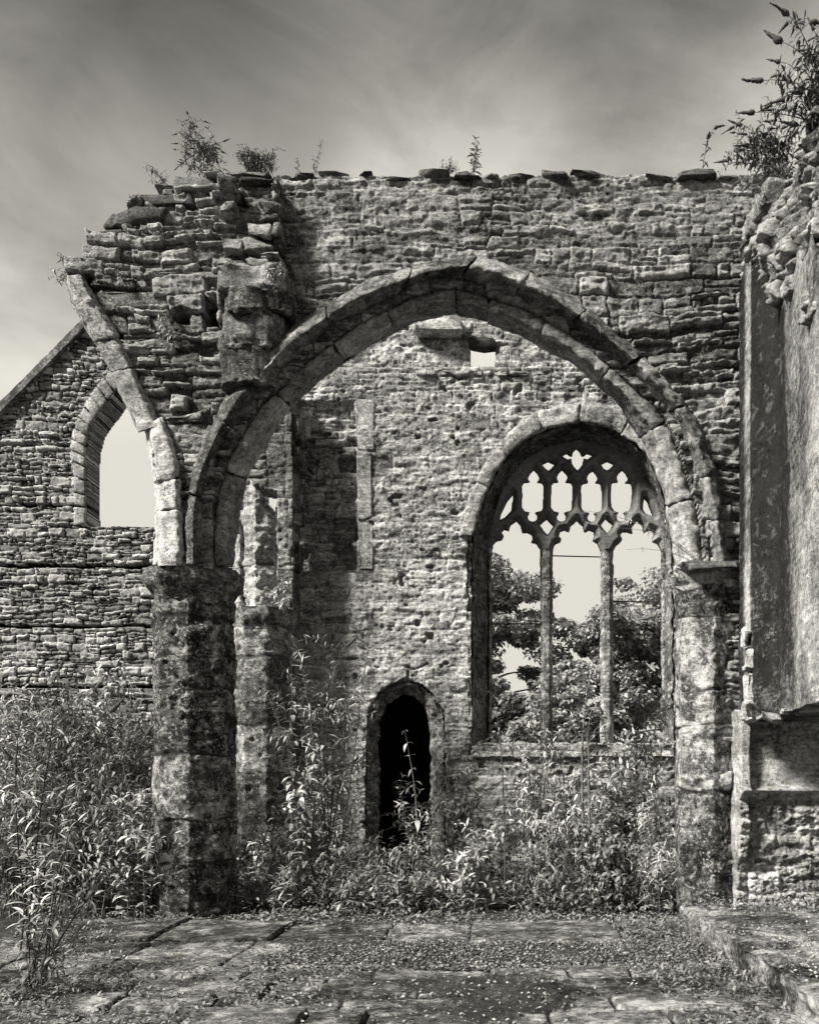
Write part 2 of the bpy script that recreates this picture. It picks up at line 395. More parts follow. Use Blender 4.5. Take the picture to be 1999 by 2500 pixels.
# ------------------------------------------------------------------ materials
def stone_mat(name, lo=.10, hi=.42, mortar=.10, scale=1.0, mott=.6, speck=.0, speck_dark=.0, fine=.35, streak=0., rough=.92, bump=.5, stain=0., bdist=.02, pits=.55, blot=0.):
    m = bpy.data.materials.new(name); m.use_nodes = True; t = m.node_tree; t.nodes.clear()
    o = NT(t, 'ShaderNodeOutputMaterial'); b = NT(t, 'ShaderNodeBsdfPrincipled'); t.links.new(b.outputs[0], o.inputs[0])
    b.inputs['Roughness'].default_value = rough; b.inputs['Specular IOR Level'].default_value = .18
    at = NT(t, 'ShaderNodeAttribute', attribute_name='tone'); aj = NT(t, 'ShaderNodeAttribute', attribute_name='joint')
    g = NT(t, 'ShaderNodeNewGeometry')
    def noise(sc, det=6, rg=.6, dist=0, vec=None, stretch=None):
        n = NT(t, 'ShaderNodeTexNoise'); n.inputs['Scale'].default_value = sc*scale; n.inputs['Detail'].default_value = det
        n.inputs['Roughness'].default_value = rg; n.inputs['Distortion'].default_value = dist
        if stretch:
            mp = NT(t, 'ShaderNodeMapping'); mp.inputs['Scale'].default_value = stretch; t.links.new(g.outputs['Position'], mp.inputs[0]); t.links.new(mp.outputs[0], n.inputs[0])
        else: t.links.new(g.outputs['Position'], n.inputs[0])
        return n.outputs[0]
    big = noise(1.6, 5, .6); mid = noise(12, 9, .74); fin = noise(60, 6, .75)
    lamt = noise(3, 6, .65, .2, stretch=(1, 1, 9))
    # value = tone + mottling
    x = mth(t, 'MULTIPLY_ADD', mth(t, 'SUBTRACT', mid, .5), 2.6*mott, at.outputs['Fac'])
    x = mth(t, 'MULTIPLY_ADD', mth(t, 'SUBTRACT', big, .5), 1.6*mott, x)
    x = mth(t, 'MULTIPLY_ADD', mth(t, 'SUBTRACT', lamt, .5), 1.6*mott, x)
    x = mth(t, 'MULTIPLY_ADD', mth(t, 'SUBTRACT', fin, .5), 2.4*fine, x)
    col = ramp(t, x, [(.0, lo), (.45, lo+(hi-lo)*.38), (1.0, hi)])
    pn = ramp(t, noise(26, 6, .8, .3, stretch=(1, 1, 1.8)), [(.40, 1-pits), (.52, 1)]); col = mth(t, 'MULTIPLY', col, pn)
    if blot:
        bn = noise(5.5, 7, .66, .5); bm = ramp(t, bn, [(.44, 1), (.53, 1-blot)]); wn = ramp(t, noise(7.5, 7, .7, .6), [(.55, 0), (.62, blot*.55)])
        col = mth(t, 'MULTIPLY', col, bm); col = mth(t, 'ADD', mth(t, 'MULTIPLY', col, mth(t, 'SUBTRACT', 1, wn)), mth(t, 'MULTIPLY', wn, hi))
    if stain:
        s_ = noise(1.2, 6, .6, .6, stretch=(1.6, 1.6, .35)); sm = ramp(t, s_, [(.46, 0), (.62, 1)])
        col = mth(t, 'MULTIPLY', col, mth(t, 'SUBTRACT', 1.0, mth(t, 'MULTIPLY', sm, stain)))
    if streak:
        s_ = noise(2.2, 6, .6, .5, stretch=(1.6, 1.6, .22)); sm = ramp(t, s_, [(.38, 1-streak), (.62, 1+streak*.4)])
        col = mth(t, 'MULTIPLY', col, sm)
    if speck_dark:
        v = noise(22, 5, .75, .4); sm = ramp(t, v, [(.50, 1), (.57, 1-speck_dark)]); 
        reg = ramp(t, noise(2.3, 4, .6), [(.38, 0), (.55, 1)])
        col = mth(t, 'MULTIPLY', col, mth(t, 'ADD', mth(t, 'MULTIPLY', mth(t, 'SUBTRACT', sm, 1), reg), 1))
    if speck:
        v = noise(30, 4, .7, .5); sm = ramp(t, v, [(.56, 0), (.62, 1)])
        reg = ramp(t, noise(3.1, 4, .6, .3), [(.42, 0), (.60, 1)])
        q = mth(t, 'MULTIPLY', mth(t, 'MULTIPLY', sm, reg), speck)
        col = mth(t, 'ADD', mth(t, 'MULTIPLY', col, mth(t, 'SUBTRACT', 1, q)), mth(t, 'MULTIPLY', q, .62))
    # mortar / earth-filled joints
    mj = mth(t, 'MULTIPLY', ramp(t, mth(t, 'MULTIPLY_ADD', mth(t, 'SUBTRACT', mid, .5), .8, aj.outputs['Fac']), [(.35, 0), (.8, 1)]), 1.0)
    mc = mth(t, 'MULTIPLY', ramp(t, fin, [(.3, .6), (.7, 1.4)]), mortar)
    col = mth(t, 'ADD', mth(t, 'MULTIPLY', col, mth(t, 'SUBTRACT', 1, mj)), mth(t, 'MULTIPLY', mc, mj))
    t.links.new(col, b.inputs['Base Color'])
    hgt = mth(t, 'ADD', mth(t, 'MULTIPLY', fin, .9), mth(t, 'ADD', mid, mth(t, 'MULTIPLY', lamt, .6)))
    bp = NT(t, 'ShaderNodeBump'); bp.inputs['Strength'].default_value = bump; bp.inputs['Distance'].default_value = bdist*1.6
    t.links.new(hgt, bp.inputs['Height']); t.links.new(bp.outputs[0], b.inputs['Normal'])
    return m
def leaf_mat(name, top, under, trans=.25, rough=.5):
    m = bpy.data.materials.new(name); m.use_nodes = True; t = m.node_tree; t.nodes.clear()
    o = NT(t, 'ShaderNodeOutputMaterial'); b = NT(t, 'ShaderNodeBsdfPrincipled'); b.inputs['Roughness'].default_value = rough
    b.inputs['Specular IOR Level'].default_value = .35
    g = NT(t, 'ShaderNodeNewGeometry'); at = NT(t, 'ShaderNodeAttribute', attribute_name='tone')
    mx = NT(t, 'ShaderNodeMix', data_type='FLOAT'); t.links.new(g.outputs['Backfacing'], mx.inputs[0]); mx.inputs[2].default_value = top; mx.inputs[3].default_value = under
    c = mth(t, 'MULTIPLY', mx.outputs[0], mth(t, 'MULTIPLY_ADD', at.outputs['Fac'], 1.3, .35))
    t.links.new(c, b.inputs['Base Color'])
    tr = NT(t, 'ShaderNodeBsdfTranslucent'); t.links.new(c, tr.inputs[0])
    ms = NT(t, 'ShaderNodeMixShader'); ms.inputs[0].default_value = trans; t.links.new(b.outputs[0], ms.inputs[1]); t.links.new(tr.outputs[0], ms.inputs[2])
    t.links.new(ms.outputs[0], o.inputs[0]); return m
M = {}
M['rubble'] = stone_mat('slate_rubble', .06, .62, .08, 1, .7, fine=.8, bump=.9, speck=.5, blot=.35)
M['rubble_b'] = stone_mat('limewashed_rubble', .16, .95, .22, 1, .75, fine=.9, bump=1, speck_dark=.6, blot=.3)
M['rubble_far'] = stone_mat('pale_rubble', .10, .60, .02, .6, .6, fine=.5, bump=.6, bdist=.03, pits=.3)
M['arch'] = stone_mat('weathered_freestone', .05, .54, .05, 1, .8, speck=.5, fine=.7, bump=.9, stain=.6, blot=.55)
M['arch_inner'] = stone_mat('paler_weathered_freestone', .10, .62, .05, 1, .8, speck=.4, fine=.7, bump=.9, blot=.4)
M['arch_pale'] = stone_mat('pale_freestone', .24, .88, .1, 1, .7, fine=.7, bump=.9, speck_dark=.6, blot=.25)
M['pier'] = stone_mat('lichened_freestone', .09, .74, .03, 1, .8, speck=.8, speck_dark=.6, fine=.6, bump=1, blot=.78)
M['pier_pale'] = stone_mat('pale_lichened_freestone', .14, .86, .1, 1, .8, speck=.5, speck_dark=.7, fine=.7, bump=1, blot=.6)
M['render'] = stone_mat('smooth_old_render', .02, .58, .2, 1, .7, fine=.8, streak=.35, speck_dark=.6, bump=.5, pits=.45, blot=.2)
M['render_dark'] = stone_mat('dark_old_render', .04, .13, .06, 1, .4, fine=.5, streak=.4, bump=.35, pits=.3)
M['tracery'] = stone_mat('tracery_stone', .10, .36, .1, 1, .6, fine=.4, bump=.4, pits=.2)
M['floor'] = stone_mat('worn_flagstone', .04, .54, .03, 1, 1., fine=.6, speck=.2, speck_dark=.7, bump=.9, stain=.75, pits=.3, blot=.6)
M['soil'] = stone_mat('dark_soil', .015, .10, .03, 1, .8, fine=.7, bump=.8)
M['coping'] = stone_mat('dark_slate', .03, .24, .05, 1, .7, fine=.7, bump=.9)
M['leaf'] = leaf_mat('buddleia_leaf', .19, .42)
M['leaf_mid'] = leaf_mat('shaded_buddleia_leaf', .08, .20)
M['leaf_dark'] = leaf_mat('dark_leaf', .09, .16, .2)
M['leaf_tree'] = leaf_mat('tree_leaf', .26, .34, .45)
M['stem'] = stone_mat('woody_stem', .10, .26, .1, 3, .5)
M['stem_dark'] = stone_mat('dark_stem', .03, .09, .1, 3, .5)
M['flower'] = stone_mat('faded_flower_spike', .05, .16, .1, 4, .8, fine=.6)
M['flower_pale'] = stone_mat('pale_flower_spike', .2, .5, .1, 4, .8, fine=.6)
M['gravel'] = stone_mat('dark_gravel', .02, .20, .05, 1, .5)
M['litter'] = leaf_mat('leaf_litter', .13, .22, .05, .8)
M['iron'] = stone_mat('rusty_iron', .02, .05, .02, 1, .4)
for k_, v_ in (('tarmac', 0),): pass
#PART2
# ------------------------------------------------------------------ the ruin: arch wall (plane Y = 9)
YA = 9.0
def to_px(x, z, Y): return VX+x*F/Y, VY-(z-EYE)*F/Y
outL = [(450,1380),(450,1236),(464,1149),(510,1045),(551,969),(632,882),(696,807),(783,750),(870,697),(1000,655),(1090,632),(1165,623)]
outR = [(1165,623),(1225,636),(1284,661),(1400,725),(1510,818),(1580,876),(1661,968),(1713,1050),(1748,1154),(1764,1250),(1784,1395)]
midL = [(518,1380),(518,1236),(557,1120),(644,975),(690,935),(760,870),(864,795),(1000,722),(1060,706),(1112,697)]
midR = [(1112,697),(1275,745),(1385,806),(1490,890),(1560,955),(1620,1010),(1655,1090),(1684,1177),(1708,1270),(1724,1395)]
innL = [(570,1380),(578,1290),(592,1200),(609,1155),(655,1079),(719,981),(783,923),(870,859),(1000,789),(1060,775),(1116,769)]
innR = [(1116,769),(1232,800),(1319,845),(1400,890),(1498,975),(1550,1044),(1585,1107),(1610,1177),(1630,1250),(1650,1395)]
ruin = thing('ruined_arch_wall', 'tall ruined slate rubble wall pierced by one big moulded arch', 'wall', (0, YA, 0))
holeA = midL+midR[1:]+[(1745, 2400), (500, 2400)]
outA = [(672,426),(1880,420),(1880,800),(1830,810),(1830,2260),(1700,2260),(1700,1392),(385,1392),(378,1200),(352,1040),(306,960),(262,860),(218,770),(190,690),
        (178,665),(180,622),(222,612),(225,575),(250,560),(256,515),(315,500),(318,470),(418,455),(428,428),(520,424)]
def keepA(u, v, cu, cv):
    x = u-4.62; px, py = to_px(x, v, YA); wx = n2(u*6, v*6, 3)*5
    cpx, cpy = to_px(cu-4.62, cv, YA)
    a = in_poly(px+wx, py+wx*.6, outA); b = in_poly(cpx, cpy, outA)
    left = (px < 500) & (py < 1395)
    k = np.where(left, b & in_poly(px, py, [(130,380),(900,380),(900,1400),(392,1400),(385,1200),(362,1040),(250,830),(150,640)]), a)
    return k & ~in_poly(px, py, holeA)
def mortA(u, v):
    px, py = to_px(u-4.62, v, YA)
    up = sst(760, 600, py)*sst(600, 720, px)
    return np.clip(.05+.55*up+.5*n2(u*1.3, v*1.3, 44), 0, 1)
def shpA(u, v, z, joint, cu, cv, rid):
    px, py = to_px(u-4.62, v, YA)
    cx, cy = to_px(cu-4.62, cv, YA)
    z = z+n2(u*.7, v*.7, 60)*.03
    rough = sst(1380, 1500, px)*sst(640, 760, py)
    z = z+rough*(rid-.5)*.06+rough*fbm(u*7, v*9, 0*u, 3)*.02
    z = z+sst(620, 500, px)*(rid-.4)*.09+sst(620, 560, px)*.03
    for x0, x1, y0, y1 in ((418, 466, 757, 796), (503, 535, 728, 800), (560, 600, 476, 500), (352, 372, 1170, 1215)):
        w = n2(u*9, v*9, 70)*6
        m = (px+w > x0) & (px+w < x1) & (py+w > y0) & (py+w < y1); z = np.where(m, -.30, z); joint = np.where(m, 1., joint)
    return z, joint*np.where(py < 640, .8, 1)
wall_sheet('rubble_face', M['rubble'], ruin, (-4.62, YA), (1, 0), 7.62, 0.0, 8.05, (0, -1), .0135, 11, .55, keepA,
           dict(rh=(.09, .21), cw=(.2, .62)), .055, .027, .015, .010, shpA, .018, mortA)
# flat coping stones along the top
rc = random.Random(5); x = 690
while x < 1800:
    w = rc.uniform(30, 105); g = rc.uniform(0, 5); hh = rc.choice([9, 12, 16, 20])*rc.uniform(.8, 1.2); p = PF(x+w/2, 428-hh/2+rc.uniform(-4, 3), YA-.02-rc.uniform(0, .05), .62)
    if rc.random() > .03:
        rough_stone('coping_stone', M['coping' if rc.random() < .5 else 'rubble'], ruin, p, (w/F*YA, .62, hh/F*YA), int(x), .25, .014, 7, 14, rc.uniform(-.05, .05))
    x += w+g
# large weathered slabs of the broken left end
for i, (x0, x1, y0, y1, rot, d) in enumerate([(176,290,613,670,0,.5),(222,300,560,606,.05,.5),(252,402,500,552,-.02,.55),(316,470,462,500,.03,.55),
        (418,528,424,462,.05,.6),(522,660,412,436,-.08,.6),(240,330,552,568,0,.5),(585,680,418,440,.0,.6),(208,330,668,700,-.04,.4),
        (226,520,706,752,.02,.3),(330,540,655,700,.0,.3),(300,450,826,852,.0,.3),(372,520,700,708,0,.3),(415,470,1050,1092,-.3,.35),(400,500,1005,1030,.1,.35)]):
    c = PF((x0+x1)/2, (y0+y1)/2, YA-.04-.02*(i % 3), d)
    rough_stone('weathered_slab', M['coping'] if i < 8 else M['rubble'], ruin, c, ((x1-x0)/F*YA*1.02, d, (y1-y0)/F*YA*1.0), 40+i, .3, .03, 5, 26, rot, None, .012)
# broken respond on the wall face: rubble core, then a cap and two big blocks
rs = random.Random(9)
yy = 425
while yy < 640:
    hgt = rs.uniform(17, 42); x = 527+rs.uniform(-6, 8)
    while x < 672:
        w = rs.uniform(35, 95); w = min(w, 684-x)
        if rs.random() > .16: rough_stone('respond_stone', M['rubble'], ruin, PF(x+w/2, yy+hgt/2, YA-.2+rs.uniform(-.04,.05), .4), (w/F*YA, .40, (hgt-3)/F*YA), int(x*3+yy), .32, .03, 6, 18, rs.uniform(-.1, .1), None, .01)
        x += w
    yy += hgt
for x0, x1, y0, y1, d, tn in ((518, 698, 634, 704, .60, .85), (528, 706, 690, 754, .66, .15), (524, 682, 750, 842, .56, .55), (526, 662, 836, 935, .50, .4)):
    rough_stone('respond_block', M['arch'], ruin, PF((x0+x1)/2, (y0+y1)/2, YA-d/2, d), ((x1-x0)/F*YA, d, (y1-y0)/F*YA), x0+y0, 1.35 if y0 > 640 else .9, .035, 5, 44, 0, tn, .02, 0, .03, cut=(.9, 1.1), exz=.2)
# arch mouldings: two orders of voussoirs
def order(label_name, poly_o, poly_i, prof, joints, seed, **kw):
    e = bpy.data.objects.new(label_name, None); COL.objects.link(e); e.parent = ruin; e.location = (0, -YA, 0)
    for jn, (po, pi) in zip(joints, zip(poly_o, poly_i)):
        voussoirs('voussoir', M['arch_inner' if 'inner' in label_name else 'arch'], e, po, pi, prof, jn, seed, **kw); seed += 10
    return e
profO = [(-.02, 9.45), (-.02, 8.98), (.06, 8.84), (.30, 8.78), (.42, 8.82), (.72, 9.02), (1.0, 9.14), (1.02, 9.45)]
profI = [(0, 9.5), (0, 9.10), (.14, 9.03), (.50, 9.03), (.62, 9.10), (1.0, 9.34), (1.02, 9.55)]
order('outer_arch_order', (outL, outR), (midL, midR), profO, ([0, .155, .33, .46, .66, .86, 1.0], [0, .13, .285, .45, .60, .775, .88, 1]), 3, amp=.018)
order('inner_arch_order', (midL, midR), (innL, innR), profI, ([0, .24, .47, .66, .82, 1.0], [0, .085, .235, .43, .62, .82, 1]), 33, amp=.018)
# springing of the lost arch on the left
brk = bpy.data.objects.new('broken_arch_springer', None); COL.objects.link(brk); brk.parent = ruin; brk.location = (0, -YA, 0)
voussoirs('springer_stone', M['arch_pale'], brk, [(160,672),(172,735),(215,812),(262,890),(300,975),(338,1058)], [(205,672),(240,735),(282,800),(322,880),(350,950),(392,1040)],
          [(0, 9.45), (0, 9.0), (.10, 8.86), (.8, 8.86), (1, 8.95), (1, 9.4)], [0, .42, .62, 1], 51, amp=.014, tones=(.35, .55), pit=.015, gap=0)
voussoirs('springer_stone', M['arch_pale'], brk, [(350,1030),(362,1110),(378,1180),(380,1300),(376,1385)], [(398,1018),(425,1080),(440,1160),(446,1270),(450,1385)],
          [(0, 9.5), (0, 9.05), (.2, 8.86), (.8, 8.84), (1, 8.9), (1, 9.4)], [0, .42, .62, 1], 57, amp=.016, tones=(.75, .9), pit=.015, gap=0)

def octa(cx, cy, r, n=8, sq=.0, rot=22.5):
    a = np.radians(rot)+np.arange(n)*2*np.pi/n; return np.stack([cx+r*np.cos(a), cy+r*np.sin(a)], -1)
# left pier
p1 = thing('left_pier', 'thick lichen-blotched stone pier carrying the left foot of the big arch', 'pier', (P(473, 0, 9.4)[0], 9.4, 0))
cx = P(474, 0, 9.4)[0]
zj = lambda py, Y=9.05: float(P(0, py, Y)[2])
plan1 = octa(cx, 9.42, .455, 8, 0, 10)
shaft('shaft', M['pier'], p1, plan1, -.05, zj(1455), .016, 21, .022, [zj(y) for y in (1500, 1598, 1682, 1845, 2004, 2110)], .035, pit=.035,
      scale_fn=lambda z: 1+.02*n2(z*2, z*0, 1)-.02*(z > zj(1598)))
shaft('capital', M['pier_pale'], p1, octa(cx-.01, 9.42, .455), zj(1462), zj(1378), .014, 22, .022, [], 0, pit=.015,
      scale_fn=lambda z: .90+.31*sst(zj(1458), zj(1405), z)-.03*sst(zj(1392), zj(1378), z))
# right pier (half respond)
p3 = thing('right_pier', 'slim angular stone respond with lichen specks under the right foot of the big arch', 'pier', (P(1730, 0, 9.2)[0], 9.2, 0))
pl3 = np.array([P(1648, 0, 9.45)[:2], P(1662, 0, 9.12)[:2], P(1742, 0, 8.86)[:2], P(1770, 0, 8.94)[:2], P(1812, 0, 9.08)[:2], P(1812, 0, 9.6)[:2], P(1650, 0, 9.6)[:2]])
shaft('shaft', M['pier'], p3, pl3, -.05, zj(1430, 9), .016, 31, .016, [zj(y, 9) for y in (1500, 1680, 1770, 1930)], .03, pit=.035)
shaft('capital', M['rubble'], p3, pl3, zj(1436, 9), zj(1385, 9), .014, 32, .02, [], 0, pit=.02, scale_fn=lambda z: .98+.20*sst(zj(1430, 9), zj(1402, 9), z))
rough_stone('impost_slab', M['coping'], p3, P(1722, 1396, 9.1), (.66, .75, .13), 333, .3, .03, 5, 26, .03)

# ------------------------------------------------------------------ the pier standing behind, with its broken shafts
Y2 = 11.5
p2 = thing('rear_pier', 'pale octagonal pier behind the left one, its shafts snapped off to jagged points', 'pier', (P(640, 0, Y2+.4)[0], Y2+.4, 0))
z2 = lambda py: float(P(0, py, Y2)[2])
pl2 = octa(P(641, 0, Y2+.4)[0], Y2+.42, .42)
shaft('shaft', M['pier_pale'], p2, pl2, -.05, z2(1528), .02, 41, .022, [z2(y) for y in (1600, 1700, 1770, 1890, 2010)], .03, pit=.035)
shaft('capital', M['pier_pale'], p2, pl2, z2(1534), z2(1478), .016, 42, .016, [], 0, scale_fn=lambda z: .97+.16*sst(z2(1530), z2(1500), z))
for (pl, z1, seed, pk, mt) in (([(592,11.75),(622,11.58),(672,11.72),(676,12.1),(600,12.1)], 1160, 45, (600, .9), 'arch_pale'),
                               ([(571,11.85),(585,11.75),(600,11.85),(598,12.1),(573,12.1)], 1225, 46, (596, .9), 'arch_pale')):
    a = np.array([P(q, 0, yy_)[:2] for q, yy_ in pl]); x0 = P(pk[0], 0, Y2)[0]
    shaft('broken_shaft', M[mt], p2, a, z2(1490), z2(z1), .018, seed, .035, [z2(1370)], .01, top_cut=lambda X, Y, x0=x0, z1=z1: z2(z1)-np.abs(X-x0)*1.3+n2(X*9, Y*9, 2)*.05, pit=.04, freq=5)
# dark stub of the cross wall behind it
stub = thing('cross_wall_stub', 'dark broken end of a cross wall rising behind the jagged rear pier', 'wall', (P(690, 0, 12.6)[0], 12.6, 0))
def keepS(u, v, cu, cv):
    px, py = to_px(P(596, 0, 12.95)[0]+u, v, 12.95)
    return in_poly(px, py, [(676,2200),(676,1200),(600,1180),(600,1080),(640,980),(690,900),(712,960),(716,1200),(716,2200)])
wall_sheet('rubble_core', M['rubble'], stub, (P(596, 0, 12.95)[0], 12.95), (1, 0), .85, 0, 8.6, (0, -1), .018, 71, .5, keepS, dict(rh=(.3, .5), cw=(.4, .9)), .03, .02, .015, .004)
for y0, y1, w in ((1010, 1085, 26), (1095, 1150, 30), (1240, 1290, 24), (1330, 1400, 22)):
    rough_stone('tooth_stone', M['arch'], stub, P(724, (y0+y1)/2, 13.2), (w/F*13+.05, .4, (y1-y0)/F*12.7), y0, .35, .04, 5, 22, .05)

# ------------------------------------------------------------------ aisle wall with window and doorway (plane Y = 13.5)
YB = 13.5
aisle = thing('aisle_wall', 'pale mortared rubble wall behind the big arch with tracery window and dark doorway', 'wall', (0, YB, 0))
winF = [(1152,1830),(1152,1304),(1174,1229),(1213,1146),(1251,1097),(1304,1062),(1345,1042),(1413,1031),(1477,1042),(1549,1080),(1588,1118),(1622,1206),(1640,1297),(1644,1830)]
winB = [(1199,1822),(1199,1330),(1206,1285),(1226,1215),(1264,1150),(1320,1108),(1365,1092),(1408,1086),(1460,1092),(1530,1120),(1580,1175),(1606,1245),(1618,1330),(1618,1822)]
doorF = [(893,2160),(893,1800),(898,1740),(925,1690),(960,1668),(992,1658),(1030,1672),(1062,1700),(1084,1745),(1086,1800),(1086,2160)]
doorB = [(922,2150),(925,1790),(928,1750),(945,1712),(968,1695),(990,1687),(1015,1697),(1040,1722),(1050,1760),(1052,1800),(1052,2150)]
OB = P(560, 0, YB)[0]
def pxB(u, v): return to_px(OB+u, v, YB)
sqw = [(1148,822),(1207,824),(1208,886),(1150,886)]
def keepB(u, v, cu, cv):
    px, py = pxB(u, v); w = n2(u*5, v*5, 5)*2.5
    k = in_poly(px+w*3, py+w*2, [(660,2260),(660,1300),(690,1150),(700,640),(1900,640),(1900,2260)])
    return k & ~in_poly(px+w, py+w, winF) & ~in_poly(px+w, py+w, doorF) & ~in_poly(px, py, sqw)
def mortB(u, v):
    px, py = pxB(u, v)
    open_ = sst(700, 720, px)*sst(872, 855, px)*sst(960, 985, py)*sst(1400, 1385, py)
    band = sst(880, 900, py)*sst(985, 960, py)
    return np.clip(.95-open_*.95-band*.7+n2(u*1.1, v*1.1, 81)*.55, 0, 1)
def shpB(u, v, z, joint, cu, cv, rid):
    px, py = pxB(u, v)
    z = z+n2(u*.8, v*.8, 61)*.03+fbm(u*6, v*9, 0*u, 4)*.012
    q = sst(700, 706, px)*sst(874, 868, px)*sst(978, 984, py)*sst(1402, 1394, py)
    z = z-q*.10+q*(rid-.5)*.09
    z = z-sst(896, 890, py)*.12                                   # set-back above the string course
    cr = np.abs(px-(995+6*n2(v*9, v*3, 2)+np.clip(1640-py, 0, 60)*.0)) < 2
    cr2 = (np.abs(py-(1628+8*np.sin(px*.07)+5*n2(u*8, v*2, 1))) < 2.5) & (px > 990) & (px < 1046)
    m = (cr & (py > 1626) & (py < 1662)) | cr2
    z = np.where(m, z-.06, z); joint = np.where(m, 1, joint*(.45+.5*q))
    # stray open holes
    hn = sst(.52, .62, n2(u*5, v*7, 91)*.6+n2(u*11, v*15, 92)*.5)
    z = z-hn*.06; joint = np.maximum(joint, hn*.9)
    return z, joint
wall_sheet('rubble_face', M['rubble_b'], aisle, (OB, YB), (1, 0), 8.4, -.05, 9.6, (0, -1), .0175, 19, .34, keepB,
           dict(rh=(.09, .24), cw=(.18, .6)), .035, .018, .016, .008, shpB, .02, mortB)
def reveal(name, mat, parent, front, back, YF, YBk, seed, n=260, k=26, amp=.02):
    a = resample(front, n+1); b = resample(back, n+1); s = np.linspace(0, 1, k)[None, :, None]
    A = P(a[:, 0], a[:, 1], YF)[:, None]; B = P(b[:, 0], b[:, 1], YBk)[:, None]
    G = A+(B-A)*s
    V = G.reshape(-1, 3); Fc = grid_faces(n+1, k)
    V = displace(V, Fc, amp, 5, 5, seed, .01)
    # give it thickness away from the opening
    V2 = V+np.array([0, .0, .0]); c = V.mean(0); dr = V-c; dr[:, 1] = 0; dr /= np.linalg.norm(dr, axis=1, keepdims=True)+1e-9
    V2 = V+dr*.10
    t_ = np.full(len(V)*2, .35)
    return mesh_obj(name, np.concatenate([V, V2]), np.concatenate([Fc, Fc[:, ::-1]+len(V)]), mat, parent, dict(tone=t_, joint=t_*0))
reveal('window_reveal', M['arch'], aisle, winF, winB, YB-.03, 14.25, 3, amp=.03)
reveal('door_reveal', M['pier_pale'], aisle, doorF, doorB, YB+.005, 13.74, 7, amp=.045)
# relieving stones round the window head and long stones beside the blocked opening
voussoirs('window_voussoir', M['rubble_b'], aisle, [(1118,1310),(1140,1220),(1185,1125),(1235,1062),(1300,1008),(1350,992),(1415,985)],
          [(1156,1310),(1176,1229),(1215,1146),(1253,1099),(1304,1064),(1345,1044),(1413,1033)], [(0, 13.9), (0, 13.49), (.1, 13.46), (.9, 13.46), (1, 13.5), (1, 13.9)], [0, .3, .52, .78, 1], 61, amp=.018, tones=(.3, .7), step=.03)
voussoirs('window_voussoir', M['rubble_b'], aisle, [(1415,985),(1480,992),(1560,1030),(1625,1085),(1660,1180),(1675,1300)],
          [(1413,1033),(1477,1044),(1549,1082),(1586,1120),(1620,1206),(1637,1297)], [(0, 13.9), (0, 13.49), (.1, 13.46), (.9, 13.46), (1, 13.5), (1, 13.9)], [0, .28, .6, 1], 65, amp=.018, tones=(.3, .7), step=.03)
for x0, x1, y0, y1 in ((872, 918, 985, 1108), (876, 910, 1112, 1275), (878, 914, 1280, 1395), (866, 900, 985, 1020)):
    rough_stone('jamb_stone', M['rubble_b'], aisle, P((x0+x1)/2, (y0+y1)/2, YB+.125), ((x1-x0)/F*YB, .30, (y1-y0)/F*YB), x0+y0, .16, .02, 4, 30, 0, .55, cut=(.9, .99))
for x0, x1, y0, y1 in ((1000, 1140, 776, 818),):
    rough_stone('lintel_or_shade_stone', M['rubble_b'], aisle, P((x0+x1)/2, (y0+y1)/2, YB+.03), ((x1-x0)/F*YB, .36, (y1-y0)/F*YB), x0+y0, .12, .02, 4, 30, 0, .6)
xs = 1010
while xs < 1300:
    w = rs.uniform(28, 60); rough_stone('ledge_stone', M['rubble_b'], aisle, PF(xs+w/2, 908+rs.uniform(-2, 2), YB-.05, .34), ((w-3)/F*YB, .34, 14/F*YB), int(xs), .25, .02, 6, 14, 0); xs += w
rough_stone('lintel_or_shade_stone', M['coping'], aisle, PF(1178, 833, YB+.05, .22), (.50, .22, .19), 881, .1, .012, 6, 18, 0, 0.)  # added dark stone: shade under the square window's head put into its colour
# dark chamber behind the doorway
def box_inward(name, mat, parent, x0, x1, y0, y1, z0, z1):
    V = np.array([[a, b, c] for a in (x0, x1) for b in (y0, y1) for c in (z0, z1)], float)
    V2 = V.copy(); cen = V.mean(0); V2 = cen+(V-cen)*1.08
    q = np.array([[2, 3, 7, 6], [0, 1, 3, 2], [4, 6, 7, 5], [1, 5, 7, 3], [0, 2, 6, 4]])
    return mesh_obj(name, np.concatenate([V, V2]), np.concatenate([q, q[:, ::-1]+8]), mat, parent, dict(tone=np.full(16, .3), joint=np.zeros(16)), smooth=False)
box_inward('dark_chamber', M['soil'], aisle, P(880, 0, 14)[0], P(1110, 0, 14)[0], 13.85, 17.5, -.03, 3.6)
# sill of the window
shaft('window_sill', M['rubble_b'], aisle, np.array([[P(1150, 0, YB)[0], YB-.06], [P(1646, 0, YB)[0], YB-.06], [P(1646, 0, YB)[0], 14.5], [P(1150, 0, YB)[0], 14.5]]),
      float(P(0, 1850, YB)[2]), float(P(0, 1815, YB)[2]), .022, 77, .03, [float(P(0, 1832, YB)[2])], .02)
